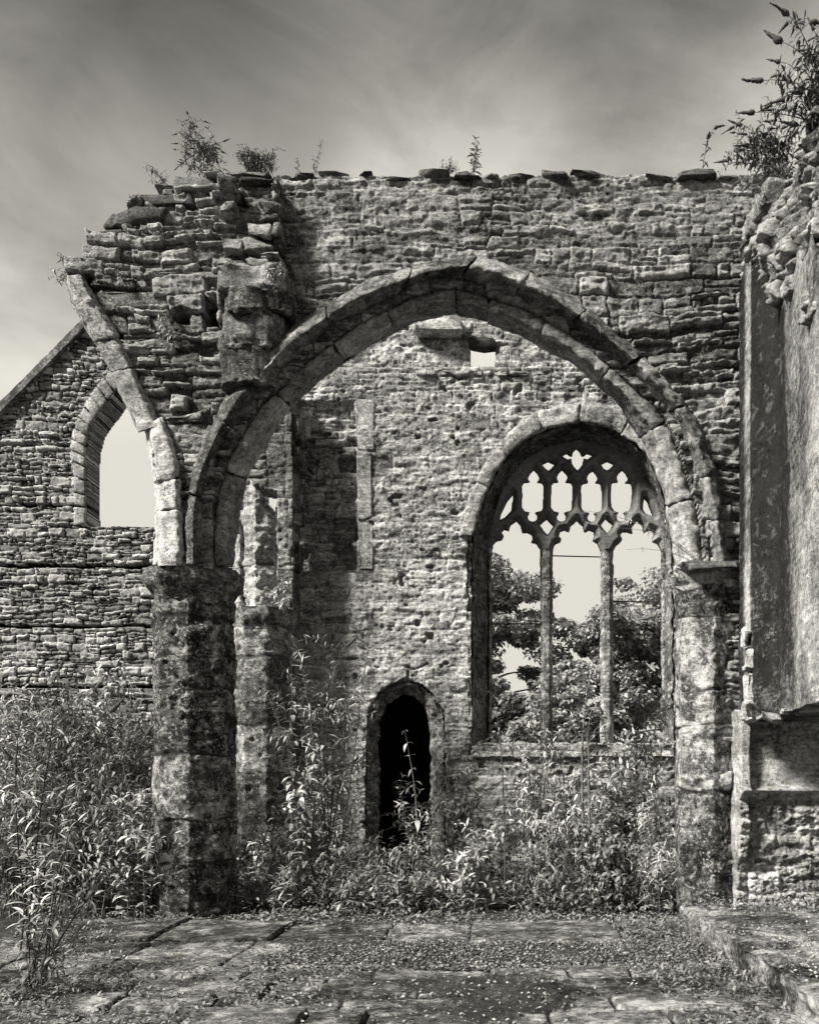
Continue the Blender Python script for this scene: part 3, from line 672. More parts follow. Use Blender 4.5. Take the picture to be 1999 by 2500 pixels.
# window tracery
YT = 14.12
Z5 = lambda pts: [(1100+a*.377, 950+b*.3771) for a, b in pts]
L1 = [(537,520),(560,545),(573,570),(568,590),(555,602),(590,606),(600,625),(600,650),(597,770),(585,788),(555,795),(545,800),(558,815),(558,840),(545,855),(525,858),(505,848),(499,825),(508,805),(515,798),(480,790),(463,765),(462,650),(464,620),(478,604),(515,600),(505,590),(500,570),(515,540)]
sh = lambda p, dx, dy=0: [(a+dx, b+dy) for a, b in p]
holes = [L1, sh(L1, 188), sh(L1, 382, 4), sh(L1, 575),
 [(815,385),(835,405),(848,430),(862,432),(885,415),(922,430),(890,455),(862,448),(858,480),(840,505),(820,525),(800,505),(785,480),(782,450),(755,455),(715,428),(750,415),(775,432),(788,430),(793,405)],
 [(632,468),(672,487),(655,515),(635,530),(610,510),(590,488)], [(1015,467),(1056,487),(1040,510),(1015,527),(990,515),(974,487)],
 [(622,840),(665,885),(640,925),(625,942),(600,915),(578,882)], [(1005,840),(1050,880),(1035,910),(1015,932),(990,905),(973,880)],
 [(405,680),(400,780),(350,830),(315,848),(330,800),(365,730)], [(1250,700),(1275,730),(1315,832),(1262,805),(1245,780)],
 [(262,2300),(262,1020),(295,985),(335,975),(345,950),(330,925),(350,905),(378,918),(388,880),(425,852),(452,885),(462,930),(495,928),(525,945),(530,970),(520,990),(555,1000),(578,1035),(582,1060),(582,2300)],
 [(660,2300),(662,1040),(675,1005),(710,990),(718,975),(700,955),(705,925),(735,912),(765,925),(775,885),(815,850),(855,885),(865,925),(895,912),(928,925),(930,955),(918,980),(950,1000),(968,1040),(970,2300)],
 [(1050,2300),(1052,1050),(1070,1015),(1100,990),(1110,970),(1098,945),(1110,925),(1145,925),(1172,935),(1175,885),(1208,850),(1243,885),(1250,930),(1290,912),(1315,925),(1312,965),(1305,985),(1340,1000),(1362,1040),(1366,2300)]]
holes = [Z5(h) for h in holes]
def plate(name, mat, parent, Yp, px0, px1, py0, py1, outer, holes, step, thick, depth, edge, seed=0, extra=None):
    A = P(px0, py1, Yp); B = P(px1, py0, Yp)
    x, z = np.meshgrid(np.arange(A[0], B[0], step), np.arange(A[2], B[2], step), indexing='ij')
    px, py = to_px(x, z, Yp)
    d = np.full(x.shape, 1e9); hole = np.zeros(x.shape, bool)
    for h in holes:
        xs_ = [q[0] for q in h]; ys_ = [q[1] for q in h]
        m = (px > min(xs_)-40) & (px < max(xs_)+40) & (py > min(ys_)-40) & (py < max(ys_)+40)
        dd_ = poly_dist(px[m], py[m], h); d[m] = np.minimum(d[m], dd_); hole[m] |= in_poly(px[m], py[m], h)
    dm = d/F*Yp
    keep = in_poly(px, py, outer) & ~(hole & (dm > step*.4))
    prof = np.clip(dm/edge, 0, 1); rel = depth*(prof**.8)
    rel = np.where(hole, 0, rel)
    nn = fbm(x*7, z*7, x*0+seed, 4)*.007
    Yf = Yp-rel+nn
    if extra is not None: Yf = Yf+extra(px, py)
    V = np.stack([x, Yf, z], -1).reshape(-1, 3)
    Fc = grid_faces(*x.shape, keep)
    bk = np.stack([x, 0*x+Yp+thick+rel*.7, z], -1).reshape(-1, 3)
    tn = np.clip(.5+.5*n2(x*1.5, z*1.5, 3), 0, 1)
    VV, FF, at = with_sides(V, Fc, bk, dict(tone=tn.ravel(), joint=tn.ravel()*0))
    us = np.unique(FF); mp_ = -np.ones(len(VV), int); mp_[us] = np.arange(len(us))
    return mesh_obj(name, VV[us], mp_[FF], mat, parent, {k: a[us] for k, a in at.items()})
trc = thing('tracery_window', 'ruined unglazed stone window of three cusped lights under panel tracery', 'window', P(1408, 1820, YT))
outT = [(1190,1822),(1190,1330),(1200,1280),(1220,1210),(1258,1145),(1318,1100),(1408,1080),(1490,1090),(1550,1125),(1590,1175),(1618,1245),(1630,1330),(1630,1822)]
def spl(lo, hi): return [q for q in outT]
plate('tracery', M['tracery'], trc, YT, 1188, 1632, 1078, 1345, outT, holes, .0105, .05, .13, .075)
for px0, px1, nm in ((1318, 1350, 'mullion'), (1464, 1498, 'mullion'), (1190, 1200, 'jamb_shaft'), (1613, 1630, 'jamb_shaft')):
    a = np.array([P(px0, 0, YT+.05)[:2], P((px0*3+px1)/4, 0, YT-.11)[:2], P((px0+px1*3)/4, 0, YT-.11)[:2], P(px1, 0, YT+.05)[:2], P((px0*3+px1)/4, 0, YT+.2)[:2], P((px0+px1*3)/4, 0, YT+.2)[:2]])
    a = a[[0, 1, 2, 3, 5, 4]]
    shaft(nm, M['pier_pale'] if nm == 'mullion' else M['pier'], trc, a, float(P(0, 1818, YT)[2]), float(P(0, 1343, YT)[2]), .018, px0, .014, [float(P(0, y, YT)[2]) for y in ((1460, 1530, 1640, 1720) if px0 < 1400 else (1420, 1580, 1690))], .012, pit=.015)
def tube(name, mat, parent, pts, rad, sides=6, seed=0):
    pts = np.asarray(pts, float); n = len(pts); tg = np.gradient(pts, axis=0); tg /= np.linalg.norm(tg, axis=1, keepdims=True)+1e-9
    up = np.where(np.abs(tg[:, 2:3]) > .9, np.array([[1., 0, 0]]), np.array([[0, 0, 1.]]))
    a = np.cross(tg, up); a /= np.linalg.norm(a, axis=1, keepdims=True)+1e-9; b = np.cross(tg, a)
    th = np.arange(sides)*2*np.pi/sides; rad = np.broadcast_to(rad, (n,))
    G = pts[:, None]+rad[:, None, None]*(a[:, None]*np.cos(th)[None, :, None]+b[:, None]*np.sin(th)[None, :, None])
    i = np.arange(n*sides).reshape(n, sides)
    f = np.stack([i[:-1], i[1:], np.roll(i[1:], -1, 1), np.roll(i[:-1], -1, 1)], -1).reshape(-1, 4)
    if name is None: return G.reshape(-1, 3), f
    V = G.reshape(-1, 3); return mesh_obj(name, V, f, mat, parent, dict(tone=np.full(len(V), .5), joint=np.zeros(len(V))))
for (x0, x1, y0, y1) in ((1196, 1322, 1524, 1523), (1346, 1470, 1357, 1360), (1494, 1618, 1468, 1470)):
    tube('saddle_bar', M['iron'], trc, [P(x0+(x1-x0)*k/6, y0+(y1-y0)*k/6, YT+.06) for k in range(7)], .011)

# ------------------------------------------------------------------ gabled building beyond, left
YG = 20.0
gab = thing('gabled_building', 'roofless pale rubble gable with pointed window opening at far left', 'building', (P(250, 0, YG)[0], YG, 0))
OG = P(-420, 0, YG)[0]
openG = [(246,1284),(246,1110),(258,1070),(283,1035),(320,985),(380,940),(440,985),(477,1035),(502,1070),(514,1110),(514,1284)]
BK = lambda L: [(1200-(1200-a)*1.035, a2 if a2 > 1250 else 1900-(1900-a2)*1.035) for a, a2 in L]
openG = BK(openG)
def keepG(u, v, cu, cv):
    px, py = to_px(OG+u, v, YG)
    w = n2(u*3, v*3, 2)*1.5
    return in_poly(px, py, [(-420,2300),(-420,1425),(330,675),(640,985),(640,2300)]) & ~in_poly(px+w, py+w, openG)
def shpG(u, v, z, joint, cu, cv, rid):
    px, py = to_px(OG+u, v, YG); w = n2(u*2, v*2, 5)*1.5
    for yy_ in (937+148*k for k in range(1, 8)):
        m = (np.abs(py-yy_-w) < 3.2+2*n2(u*3, v*1, 8)) & ((px < 212) | (py > 1290)); z = np.where(m, -.32, z); joint = np.where(m, 1, joint)
    return z+(rid-.5)*.03, joint
wall_sheet('rubble_face', M['rubble_far'], gab, (OG, YG), (1, 0), 10.3, -.05, 13.6, (0, -1), .026, 29, .7, keepG,
           dict(rh=(.12, .24), cw=(.16, .55), splitp=(.35, .4, .25), warp=1.3), .075, .05, .02, .01, shpG, .035)
a = P(-420, 1425, YG-.12); b = P(332, 668, YG-.12)
n_ = 60; q = np.linspace(0, 1, n_)[:, None]; path = a+(b-a)*q
pr = np.array([[0, -.03], [0, .16], [.75, .22], [.75, -.02]]); G = np.zeros((n_, 24, 3)); dn = np.array([-.707, 0, .707])
pd = np.concatenate([pr[i]+(pr[(i+1) % 4]-pr[i])*np.linspace(0, 1, 6, endpoint=False)[:, None] for i in range(4)])
G = path[:, None]+pd[None, :, 0:1]*np.array([0, 1, 0])+pd[None, :, 1:2]*dn
V, Fc = close_tube(G); Fc = orient(V, Fc); V = displace(V, Fc, .012, 3)
mesh_obj('verge_coping', V, Fc, M['arch'], gab, dict(tone=np.full(len(V), .6), joint=np.zeros(len(V))))
voussoirs('window_voussoir', M['arch_pale'], gab, [(178,1284),(178,1180),(170,1080),(186,1020),(220,958),(264,905),(330,860)], BK([(246,1284),(246,1180),(246,1105),(258,1070),(283,1035),(320,985),(378,940)]),
          [(0, 20.4), (0, 19.99), (.15, 19.95), (.9, 19.95), (1, 20.1), (1, 20.5)], [0, .10, .17, .25, .33, .385, .44, .50, .56, .62, .68, .74, .80, .86, .93, 1], 81, amp=.02, step=.05, tones=(.05, .6), gap=.012)

# ------------------------------------------------------------------ right-hand wall, close to the camera
rw = thing('rendered_wall_pier', 'smooth plaster-faced wall pier overhanging at far right, its top broken to rubble', 'wall', (2.6, 8, 0))
zt, zb = 6.62, 2.08
plC = np.array([P(1804, 0, 8.8)[:2], P(1834, 0, 8.35)[:2], P(1902, 0, 7.95)[:2], P(1985, 0, 6.6)[:2], P(2120, 0, 5.6)[:2], P(2420, 0, 5.6)[:2], [5.0, 8.95], P(1804, 0, 8.95)[:2]])
def topC(X, Y): return zt+.18*n2(X*3, Y*3, 4)+.1*n2(X*9, Y*9, 5)-np.clip(8.1-Y, 0, 1.6)*.68
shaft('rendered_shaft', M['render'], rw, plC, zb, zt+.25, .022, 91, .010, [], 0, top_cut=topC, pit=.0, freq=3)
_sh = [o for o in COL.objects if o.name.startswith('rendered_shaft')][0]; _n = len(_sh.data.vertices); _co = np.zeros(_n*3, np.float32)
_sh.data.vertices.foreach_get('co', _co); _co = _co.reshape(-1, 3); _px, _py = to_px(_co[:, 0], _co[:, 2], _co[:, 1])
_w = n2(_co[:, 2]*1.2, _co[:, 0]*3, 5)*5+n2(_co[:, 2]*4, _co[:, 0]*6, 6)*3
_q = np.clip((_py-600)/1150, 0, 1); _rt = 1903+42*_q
_darkband = sst(1830, 1836, _px+_w*.5)*sst(_rt+7, _rt-7, _px+_w)*(1-.75*_q**1.2)+sst(1822, 1812, _px+_w*.4)*.45  # darker vertical band fading downwards, plus a half-dark sliver at the left edge
_tn = .48-1.4*_darkband+.35*fbm(_co[:, 0]*2, _co[:, 1]*2, _co[:, 2]*.9, 4)
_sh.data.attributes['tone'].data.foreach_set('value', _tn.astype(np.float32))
def keepR(u, v, cu, cv):
    Y = 8.95-u; px, py = to_px(2.58, v, Y)
    cY = 8.95-cu; cpx, cpy = to_px(2.58, cv, cY)
    return in_poly(cpx, cpy, [(1795,680),(1812,590),(1830,545),(1868,505),(1885,450),(1915,400),(1935,345),(1960,300),(1985,230),(2040,150),(2400,150),(2400,1100),(1900,760),(1795,700)])
wall_sheet('rubble_core', M['rubble'], rw, (2.66, 8.95), (0, -1), 3.3, 4.7, 8.1, (-1, 0), .02, 95, .9, keepR, dict(rh=(.1, .24), cw=(.15, .5)), .08, .12, .04, .01,
           lambda u, v, z, j, cu, cv, r: (z+fbm(u*2.5, v*2.5, 0*u, 4)*.09+(u > .3)*.06, j), .05)
for i, (x_, y_, w, h_, d) in enumerate(((1850, 556, 70, 80, .4), (1876, 505, 60, 50, .4), (1838, 606, 44, 34, .35), (1893, 590, 40, 60, .4))):
    Yq = min(8.5, 2.62*F/(x_-VX)+.12)
    rough_stone('rubble_stone', M['rubble'], rw, P(x_, y_, Yq), (w/F*Yq, d, h_/F*Yq), 500+i, .45, .06, 4, 24, .3*(i % 3-1))
for i, (x_, y_, w, h_, tn) in enumerate(((1832, 1610, 34, 60, .9), (1838, 1680, 44, 80, .95), (1835, 1738, 50, 46, .9), (1880, 1748, 60, 24, .6), (1930, 1736, 50, 22, .5), (1820, 1560, 22, 50, .8))):
    Yq = min(8.4, 2.60*F/(x_-VX)+.03)-(.05 if i < 3 else .02)
    rough_stone('plaster_remnant', M['arch_pale'], rw, P(x_, y_, Yq+.06), (w/F*Yq, .14, h_/F*Yq), 700+i, .4, .04, 6, 24, .1*(i % 3-1), tn)
low = thing('recessed_wall', 'low recessed wall of flaking plaster over rubble with a ledge at bottom right', 'wall', (3.2, 8.8, 0))
O3 = P(1800, 0, 8.78)[0]
def shpL(u, v, z, j, cu, cv, r):
    px, py = to_px(O3+u, v, 8.78); w = n2(u*4, v*4, 3)*8
    pl_ = sst(1936, 1930, py+w*.3)*1.0
    nn = fbm(u*2, v*1.2, 0*u, 4)*.012
    z = z*(1-pl_)+(.045+nn)*pl_
    led = np.exp(-((py-1930)/7.)**2); z = z+led*.07
    fil = sst(1826, 1820, px+w*.4)*sst(2150, 2050, py); z = z+fil*.12
    return z, j*(1-pl_)*(1-fil)
wall_sheet('wall_face', M['arch_pale'], low, (O3, 8.78), (1, 0), 2.2, -.05, 2.2, (0, -1), .012, 97, .3, lambda u, v, a, b: u > -1, dict(rh=(.30, .48), cw=(.35, .8)), .05, .06, .045, .006, shpL, .05, lambda u, v: .6+.5*n2(u*2, v*2, 7))

# ------------------------------------------------------------------ ground, paving, step
def structure(o): o['kind'] = 'structure'; return o
g1 = 400.
gx, gy = np.meshgrid(np.r_[-g1, -60, -20, np.linspace(-12, 12, 60), 20, 60, g1], np.r_[-g1, -40, -5, np.linspace(0, 30, 70), 60, g1], indexing='ij')
gz = -.10+.03*n2(gx*.8, gy*.8, 2)
structure(mesh_obj('ground', np.stack([gx, gy, gz], -1).reshape(-1, 3), grid_faces(*gx.shape), M['soil'], None, dict(tone=np.full(gx.size, .5), joint=np.zeros(gx.size))))
def paving():
    x, y = np.meshgrid(np.arange(-4.6, 3.4, .013), np.arange(4.3, 10.6, .013), indexing='ij')
    rng = np.random.RandomState(4)
    w = n2(x*1.2, y*1.2, 1)*.05+n2(x*6, y*6, 2)*.012; w2 = n2(x*1.2, y*1.2, 3)*.05+n2(x*7, y*7, 4)*.015
    b = np.array([4.0, 4.95, 5.45, 5.85, 6.32, 6.72, 7.75, 9.15, 10.8]); r = np.clip(np.searchsorted(b, y+w)-1, 0, 7)
    d = np.zeros(x.shape); rid = np.zeros(x.shape); tilt = np.zeros(x.shape)
    for k in range(8):
        m = r == k; c = [-6.]
        while c[-1] < 5: c.append(c[-1]+rng.uniform(.35, 1.0)*(1.6 if k == 6 else 1))
        c = np.array(c); ci = np.searchsorted(c, (x+w2)[m])-1
        d[m] = np.minimum(np.minimum((x+w2)[m]-c[ci], c[ci+1]-(x+w2)[m]), np.minimum((y+w)[m]-b[k], b[k+1]-(y+w)[m]))
        rr = rng.rand(len(c), 3); rid[m] = rr[ci, 0]; tilt[m] = (rr[ci, 1]-.5)*.045+(rr[ci, 2]-.5)*.05*(x[m]-c[ci])
    st = sst(0, .024, d)
    r_ = fbm(x*2.5, y*2.5, 0*x, 6, .55)
    slab = tilt+r_*.008+.0
    soil = -.042+r_*.012
    # gravel bay and overgrown patches
    px = VX+x/y*F
    grav = sst(6.68, 6.85, y+w)*sst(7.85, 7.65, y+w)*sst(-2.1, -1.7, x+w*3)*sst(2.2, 1.9, x)
    grav = np.maximum(grav, sst(8.85, 9.05, y+w*2))
    grav = np.maximum(grav, sst(.12, .35, n2(x*.9, y*1.6, 31)+.5*n2(x*3, y*5, 32))*sst(7.2, 6.4, y)*.95*sst(4.9, 5.3, y))
    gh = -.012+fbm(x*28, y*28, 0*x, 3)*.012+n2(x*3, y*3, 9)*.012
    z = (soil+(slab+.012*(rid-.5)-soil)*st)*(1-grav)+gh*grav
    j = np.maximum((1-st), grav*.75)
    V = np.stack([x, y, z], -1).reshape(-1, 3)
    return structure(mesh_obj('paving', V, grid_faces(*x.shape), M['floor'], None, dict(tone=(rid*.7+.2).ravel(), joint=j.ravel())))
paving()
def step_slab():
    st = thing('stone_step', 'raised worn stone kerb step strewn with litter at lower right', 'step', (2.2, 6.6, 0))
    y, s = np.meshgrid(np.arange(4.2, 8.5, .016), np.r_[np.linspace(0, .24, 16), np.linspace(.24, 1.5, 70)[1:]], indexing='ij')
    edge = 1.90+.03*n2(y*1.5, 0*y, 3)+.03*n2(y*6, 0*y, 4)
    k = np.clip(s/.24, 0, 1); top = s > .24
    x = edge+np.where(top, (s-.24), 0)+.03*np.sin(k*np.pi)*n2(y*4, s*9, 8)+.02*(1-k)
    z = np.where(top, .22, .22*k-.03*(1-k))
    z = z+np.where(top, fbm(x*3, y*3, 0*x, 5)*.014-.03*np.exp(-(s-.24)/.03), 0)
    jn = np.exp(-((np.mod(y+.1*n2(y, s*2, 3), 1.35)-.6)/.012)**2); z = z-jn*.02; x = x+jn*.02*(~top)
    V = np.stack([x, y, z], -1).reshape(-1, 3); Fc = grid_faces(*x.shape)[:, ::-1]
    V = displace(V, Fc, .016, 5, 5, 2)
    mesh_obj('kerb_stone', V, Fc, M['floor'], st, dict(tone=np.full(len(V), .68), joint=jn.ravel()))
step_slab()
#PART3
# ------------------------------------------------------------------ plants
def leaf_cloud(pos, dr, nrm, ln, wd, curl, rng, seg=4):
    """lanceolate folded drooping leaves, one quad strip pair each; all arrays per leaf"""
    n = len(pos); s = np.linspace(0, 1, seg+1)
    wp = np.array({4: [.10, .85, 1.0, .62, .02], 3: [.12, 1, .8, .02], 2: [.15, 1, .02]}[seg])
    side = np.cross(dr, nrm); side /= np.linalg.norm(side, axis=1, keepdims=True)+1e-9
    nr = np.cross(side, dr)
    ang = curl[:, None]*s[None]                       # bends down along the length
    dx = np.cumsum(np.cos(ang), 1)-np.cos(ang[:, :1]); dz = -(np.cumsum(np.sin(ang), 1)-np.sin(ang[:, :1]))
    cen = pos[:, None]+dr[:, None]*(dx*ln[:, None]/seg)[..., None]+nr[:, None]*(dz*ln[:, None]/seg)[..., None]
    w = wd[:, None]*wp[None]*.5
    tw = rng.uniform(-.3, .3, n)[:, None]*s
    L = cen+side[:, None]*w[..., None]+nr[:, None]*(w*(.35+tw))[..., None]
    Rr = cen-side[:, None]*w[..., None]+nr[:, None]*(w*(.35-tw))[..., None]
    G = np.stack([L, cen, Rr], 2)                      # n,seg+1,3,3
    V = G.reshape(-1, 3); k = (seg+1)*3
    base = []
    for a in range(seg):
        for c in range(2):
            base.append([a*3+c, a*3+c+1, (a+1)*3+c+1, (a+1)*3+c])
    Fc = (np.array(base)[None]+(np.arange(n)*k)[:, None, None]).reshape(-1, 4)
    tone = np.repeat(rng.uniform(.05, 1, n), k)
    return V, Fc, tone
def curve3(a, b, bow, n=12, droop=0.):
    t_ = np.linspace(0, 1, n)[:, None]; a = np.asarray(a, float); b = np.asarray(b, float)
    c = a+(b-a)*np.array([.35, .35, .75])+np.asarray(bow)
    p = a*(1-t_)**2+2*c*t_*(1-t_)+b*t_**2
    p[:, 2] -= droop*(t_[:, 0]**6)
    return p
def plant(name, label, cat, base, tips, leaf=.12, lw=.22, space=.075, side=3, slen=.4, spikes=0., seed=1, mat='leaf', stem='stem', srad=.008,
          group=None, start=.12, fl='flower', spike_len=.16, fuzz=0., droop=.05, curl=(.2, 1.5), spread=.12, seg=4, up=.35):
    rng = np.random.RandomState(seed); base = np.asarray(base, float)
    root = thing(name, label, cat, base, group)
    SV, SF, LP, LD, LN, LL, FV, FF_ = [], [], [], [], [], [], [], []
    def add_leaves(path, t0, spc, size):
        L = np.r_[0, np.cumsum(np.linalg.norm(np.diff(path, axis=0), axis=1))]
        k = max(1, int(L[-1]*(1-t0)/spc)); az = rng.rand()*6
        for q in range(k+1):
            s = L[-1]*(t0+(1-t0)*q/k); p = np.array([np.interp(s, L, path[:, c]) for c in range(3)])
            i = min(np.searchsorted(L, s), len(path)-1); tg = path[i]-path[max(i-1, 0)]; tg /= np.linalg.norm(tg)+1e-9
            az += np.pi/2+rng.uniform(-.4, .4)
            u = np.cross(tg, [0.3, 0.2, 1.] if abs(tg[2]) < .9 else [1., .1, 0]); u /= np.linalg.norm(u)+1e-9; v = np.cross(tg, u)
            sc = size*(1-.45*(q/k)**3)*rng.uniform(.65, 1.15)
            for sg in (0, np.pi):
                if rng.rand() < .08: continue
                o = u*math.cos(az+sg)+v*math.sin(az+sg)
                d = o+tg*rng.uniform(.1, .7)+np.array([0, 0, rng.uniform(-.35, .25)]); d /= np.linalg.norm(d)
                LP.append(p); LD.append(d); LN.append(np.array([0, 0, 1.])+.6*tg+rng.uniform(-.3, .3, 3)); LL.append(sc)
    def add_spike(p, d, ln):
        n = 12; s = np.linspace(0, 1, n); d = d/np.linalg.norm(d)
        bend = rng.uniform(-.5, .9)
        hz = np.array([d[0], d[1], 0]); hz = hz/(np.linalg.norm(hz)+1e-9)
        path = p+d*(s*ln)[:, None]+(hz-np.array([0, 0, .7]))*((s**2)*ln*.3*bend)[:, None]
        rad = ln*.115*np.clip(1.25-s*1.1, .1, 1)*np.clip(s*9+.3, 0, 1)*(1+.35*rng.uniform(-1, 1, n)); rad[-1] = .001
        V, f = tube(None, None, None, path, rad, 8); V = V+rng.normal(0, ln*.014, V.shape); FF_.append(f); FV.append(V)
    def add_stem(path, r0, r1, sd=5):
        V, f = tube(None, None, None, path, np.linspace(r0, r1, len(path)), sd); SF.append(f+sum(len(q) for q in SV)); SV.append(V)
    for tip in tips:
        b = base+np.r_[rng.uniform(-spread, spread, 2), 0]; tip = np.asarray(tip, float); ln = np.linalg.norm(tip-b)
        path = curve3(b, tip, rng.uniform(-.08, .08, 3)*ln, 16, droop*ln)
        path += np.stack([np.interp(np.arange(16), [0, 4, 8, 12, 15], rng.uniform(-.012, .012, 5)*ln) for _ in range(3)], -1)*np.linspace(0, 1, 16)[:, None]
        add_stem(path, srad*(.6+.4*min(ln, 2)), srad*.3)
        add_leaves(path, start, space, leaf)
        if rng.rand() < spikes: add_spike(path[-1], path[-1]-path[-3], spike_len*rng.uniform(.6, 1.2))
        for q in range(side):
            i = rng.randint(4, 14); d = rng.normal(0, 1, 3); d[2] = abs(d[2])*.6+up; d /= np.linalg.norm(d)
            l2 = slen*rng.uniform(.4, 1.1); e = path[i]+d*l2
            sp_ = curve3(path[i], e, (0, 0, .12*l2), 7, .12*l2)
            add_stem(sp_, srad*.4, srad*.2, 4); add_leaves(sp_, .15, space*.85, leaf*.8)
            if rng.rand() < spikes*.7: add_spike(sp_[-1], sp_[-1]-sp_[-2], spike_len*.8*rng.uniform(.6, 1.1))
    mesh_obj('stem', np.concatenate(SV), np.concatenate(SF), M[stem], root, dict(tone=np.full(sum(len(q) for q in SV), .5), joint=np.zeros(sum(len(q) for q in SV))))
    LL = np.array(LL)*1.1; n = len(LL)
    dr = np.array(LD); nr = np.array(LN)
    V, f, tn = leaf_cloud(np.array(LP), dr, nr, LL, LL*lw*rng.uniform(.8, 1.2, n), rng.uniform(curl[0], curl[1], n), rng, seg)
    mesh_obj('foliage', V, f, M[mat], root, dict(tone=tn))
    for V, f in zip(FV, FF_): mesh_obj('flower_spike', V, f, M[fl], root, dict(tone=np.full(len(V), .5), joint=np.zeros(len(V))))
    return root
def G0(px, Y, z=-.03): p = P(px, 0, Y); p[2] = z; return p
def T(*a): return [P(x, y, Y) for x, y, Y in a]
def mass(px0, px1, py0, py1, Y, n, seed, dy=.5):
    r = np.random.RandomState(seed); return [P(r.uniform(px0, px1), r.uniform(py0, py1), Y+r.uniform(-dy, dy)) for _ in range(n)]
BG = 'self-sown buddleia shrubs in the ruin'
sd = 100
def bud(label, bx, Y, tips, z=-.03, cat='shrub', **kw):
    global sd; sd += 1
    kw.setdefault('group', BG); kw.setdefault('spikes', .35); kw.setdefault('lw', (.17, .22, .30, .20, .38, .15)[sd % 6]); kw.setdefault('curl', ((.2, 1.5), (.6, 1.9), (.1, .9))[sd % 3])
    return plant('buddleia_shrub', label, cat, G0(bx, Y, z), tips, seed=kw.pop('seed', sd), **kw)
# left bay thicket, in front of the gabled building
bud('tall arching shrub in the foreground at far left, its longest stem reaching highest', 75, 7.2, T((60,1700,7.0),(150,1600,7.1),(262,1700,7.2),(30,1830,7),(110,1930,7)), srad=.007, space=.085, leaf=.16, spikes=.8, side=6, stem='stem_dark')
bud('leaning foreground shrub with dark bare cane bundle at lower left', 95, 6.3, T((250,1850,6.4),(200,2000,6.3),(420,2010,6.5),(150,2090,6.2),(50,2050,6.2),(330,1900,6.6)), srad=.007, space=.10, leaf=.14, start=.4, side=3, stem='stem_dark', spikes=.3)
bud('low dark sprawling shrub in the bottom left corner of the paving', 40, 5.9, mass(10, 330, 2200, 2420, 5.9, 9, 3, .3), space=.09, leaf=.11, mat='leaf_dark', side=3, slen=.25, stem='stem_dark', spikes=0)
for i, (lb, bx, Y, x0, x1, y0, y1, n) in enumerate([
    ('shrub with long drooping leaves at the left edge, below the black slots of the gable', 20, 10.4, -60, 120, 1680, 1900, 9),
    ('bushy shrub second from the left edge in the thicket before the gable', 130, 10.0, 50, 230, 1700, 1900, 10),
    ('tallest bushy shrub in the middle of the thicket before the gable', 215, 10.6, 150, 330, 1640, 1860, 10),
    ('dense shrub touching the left side of the thick front pier', 325, 10.2, 270, 400, 1720, 1960, 9),
    ('lower shrub at the left edge, in front of the thicket', 50, 9.4, -40, 150, 1880, 2080, 10),
    ('lower shrub in the front of the thicket, left of the thick pier', 190, 9.3, 100, 290, 1880, 2100, 11),
    ('small shrub growing against the foot of the thick front pier', 330, 9.3, 260, 385, 1950, 2120, 9),
    ('dark back shrub standing against the foot of the gable wall at left', 80, 12.5, -80, 230, 1740, 1900, 11),
    ('dark back shrub against the gable wall just left of the thick pier', 300, 12.5, 230, 480, 1760, 1930, 9)]):
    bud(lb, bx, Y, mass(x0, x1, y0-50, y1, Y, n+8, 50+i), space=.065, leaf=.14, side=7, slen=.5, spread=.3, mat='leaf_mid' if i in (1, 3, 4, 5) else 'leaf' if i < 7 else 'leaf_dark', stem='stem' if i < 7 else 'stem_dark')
# in the arch bay
bud('tall pale shrub climbing in front of the rear pier, its top stem highest of all', 800, 11.0, T((905,1455,11.2),(840,1530,11.1),(700,1600,10.9),(640,1640,10.8),(870,1600,11.2),(760,1700,10.9),(815,1680,11),(880,1720,11.1),(730,1560,11)), space=.06, leaf=.165, side=8, slen=.5, spikes=.6, srad=.009, droop=.08)
bud('pale drooping shrub left of the dark doorway', 815, 11.8, mass(740, 890, 1760, 1960, 11.6, 9, 71), space=.065, leaf=.15, side=4)
bud('shrub with big hanging leaves against the right side of the rear pier', 725, 10.9, T((715,1640,10.8),(755,1720,10.8),(700,1780,10.8),(735,1850,10.7),(780,1800,10.8)), space=.085, leaf=.19, lw=.32, side=2)
bud('single slender stem with paired leaves before the black doorway', 1018, 10.2, T((983,1787,10.0)), space=.145, leaf=.17, side=0, spikes=0, start=.2, spread=.01, curl=(.7, 1.5), srad=.010, droop=0)
bud('bushy shrub below the slender stem at the foot of the doorway', 1030, 10.4, mass(960, 1120, 1890, 2050, 10.3, 10, 73), space=.065, leaf=.12, side=4)
bud('light shrub right of the doorway topped by a pale upright flower spike', 1110, 10.8, T((1182,1790,10.9),(1140,1860,10.8),(1090,1900,10.7),(1210,1900,10.9),(1160,1950,10.8),(1240,1960,10.8)), space=.065, leaf=.14, side=4, spikes=.9, fl='flower_pale')
bud('very tall single pale cane rising in front of the window middle', 1432, 10.0, T((1445,1590,10.0),(1430,1760,10.0)), space=.11, leaf=.18, side=8, slen=.4, spikes=0, srad=.015, spread=.02)
bud('thin leaning bare cane at the left edge of the tracery window', 1232, 10.6, T((1196,1655,10.6)), space=.22, leaf=.14, side=2, slen=.4, spikes=0, srad=.009, spread=.01, start=.35)
bud('wide shrub spreading below the window sill, left of the tall cane', 1330, 10.6, mass(1240, 1430, 1760, 1990, 10.5, 13, 75), space=.06, leaf=.155, side=8, slen=.5, srad=.009)
bud('wide shrub spreading below the window sill, right of the tall cane', 1500, 10.8, mass(1430, 1640, 1700, 1960, 10.7, 14, 76), space=.06, leaf=.155, side=8, slen=.5, srad=.009)
bud('shrub hugging the left side of the slim right pier', 1610, 10.1, mass(1540, 1650, 1820, 2040, 10.0, 9, 77), space=.065, leaf=.12, side=4)
bud('low leafy shrub in front of the rear pier foot', 640, 10.3, mass(580, 720, 1980, 2130, 10.2, 9, 78), space=.065, leaf=.13, side=4)
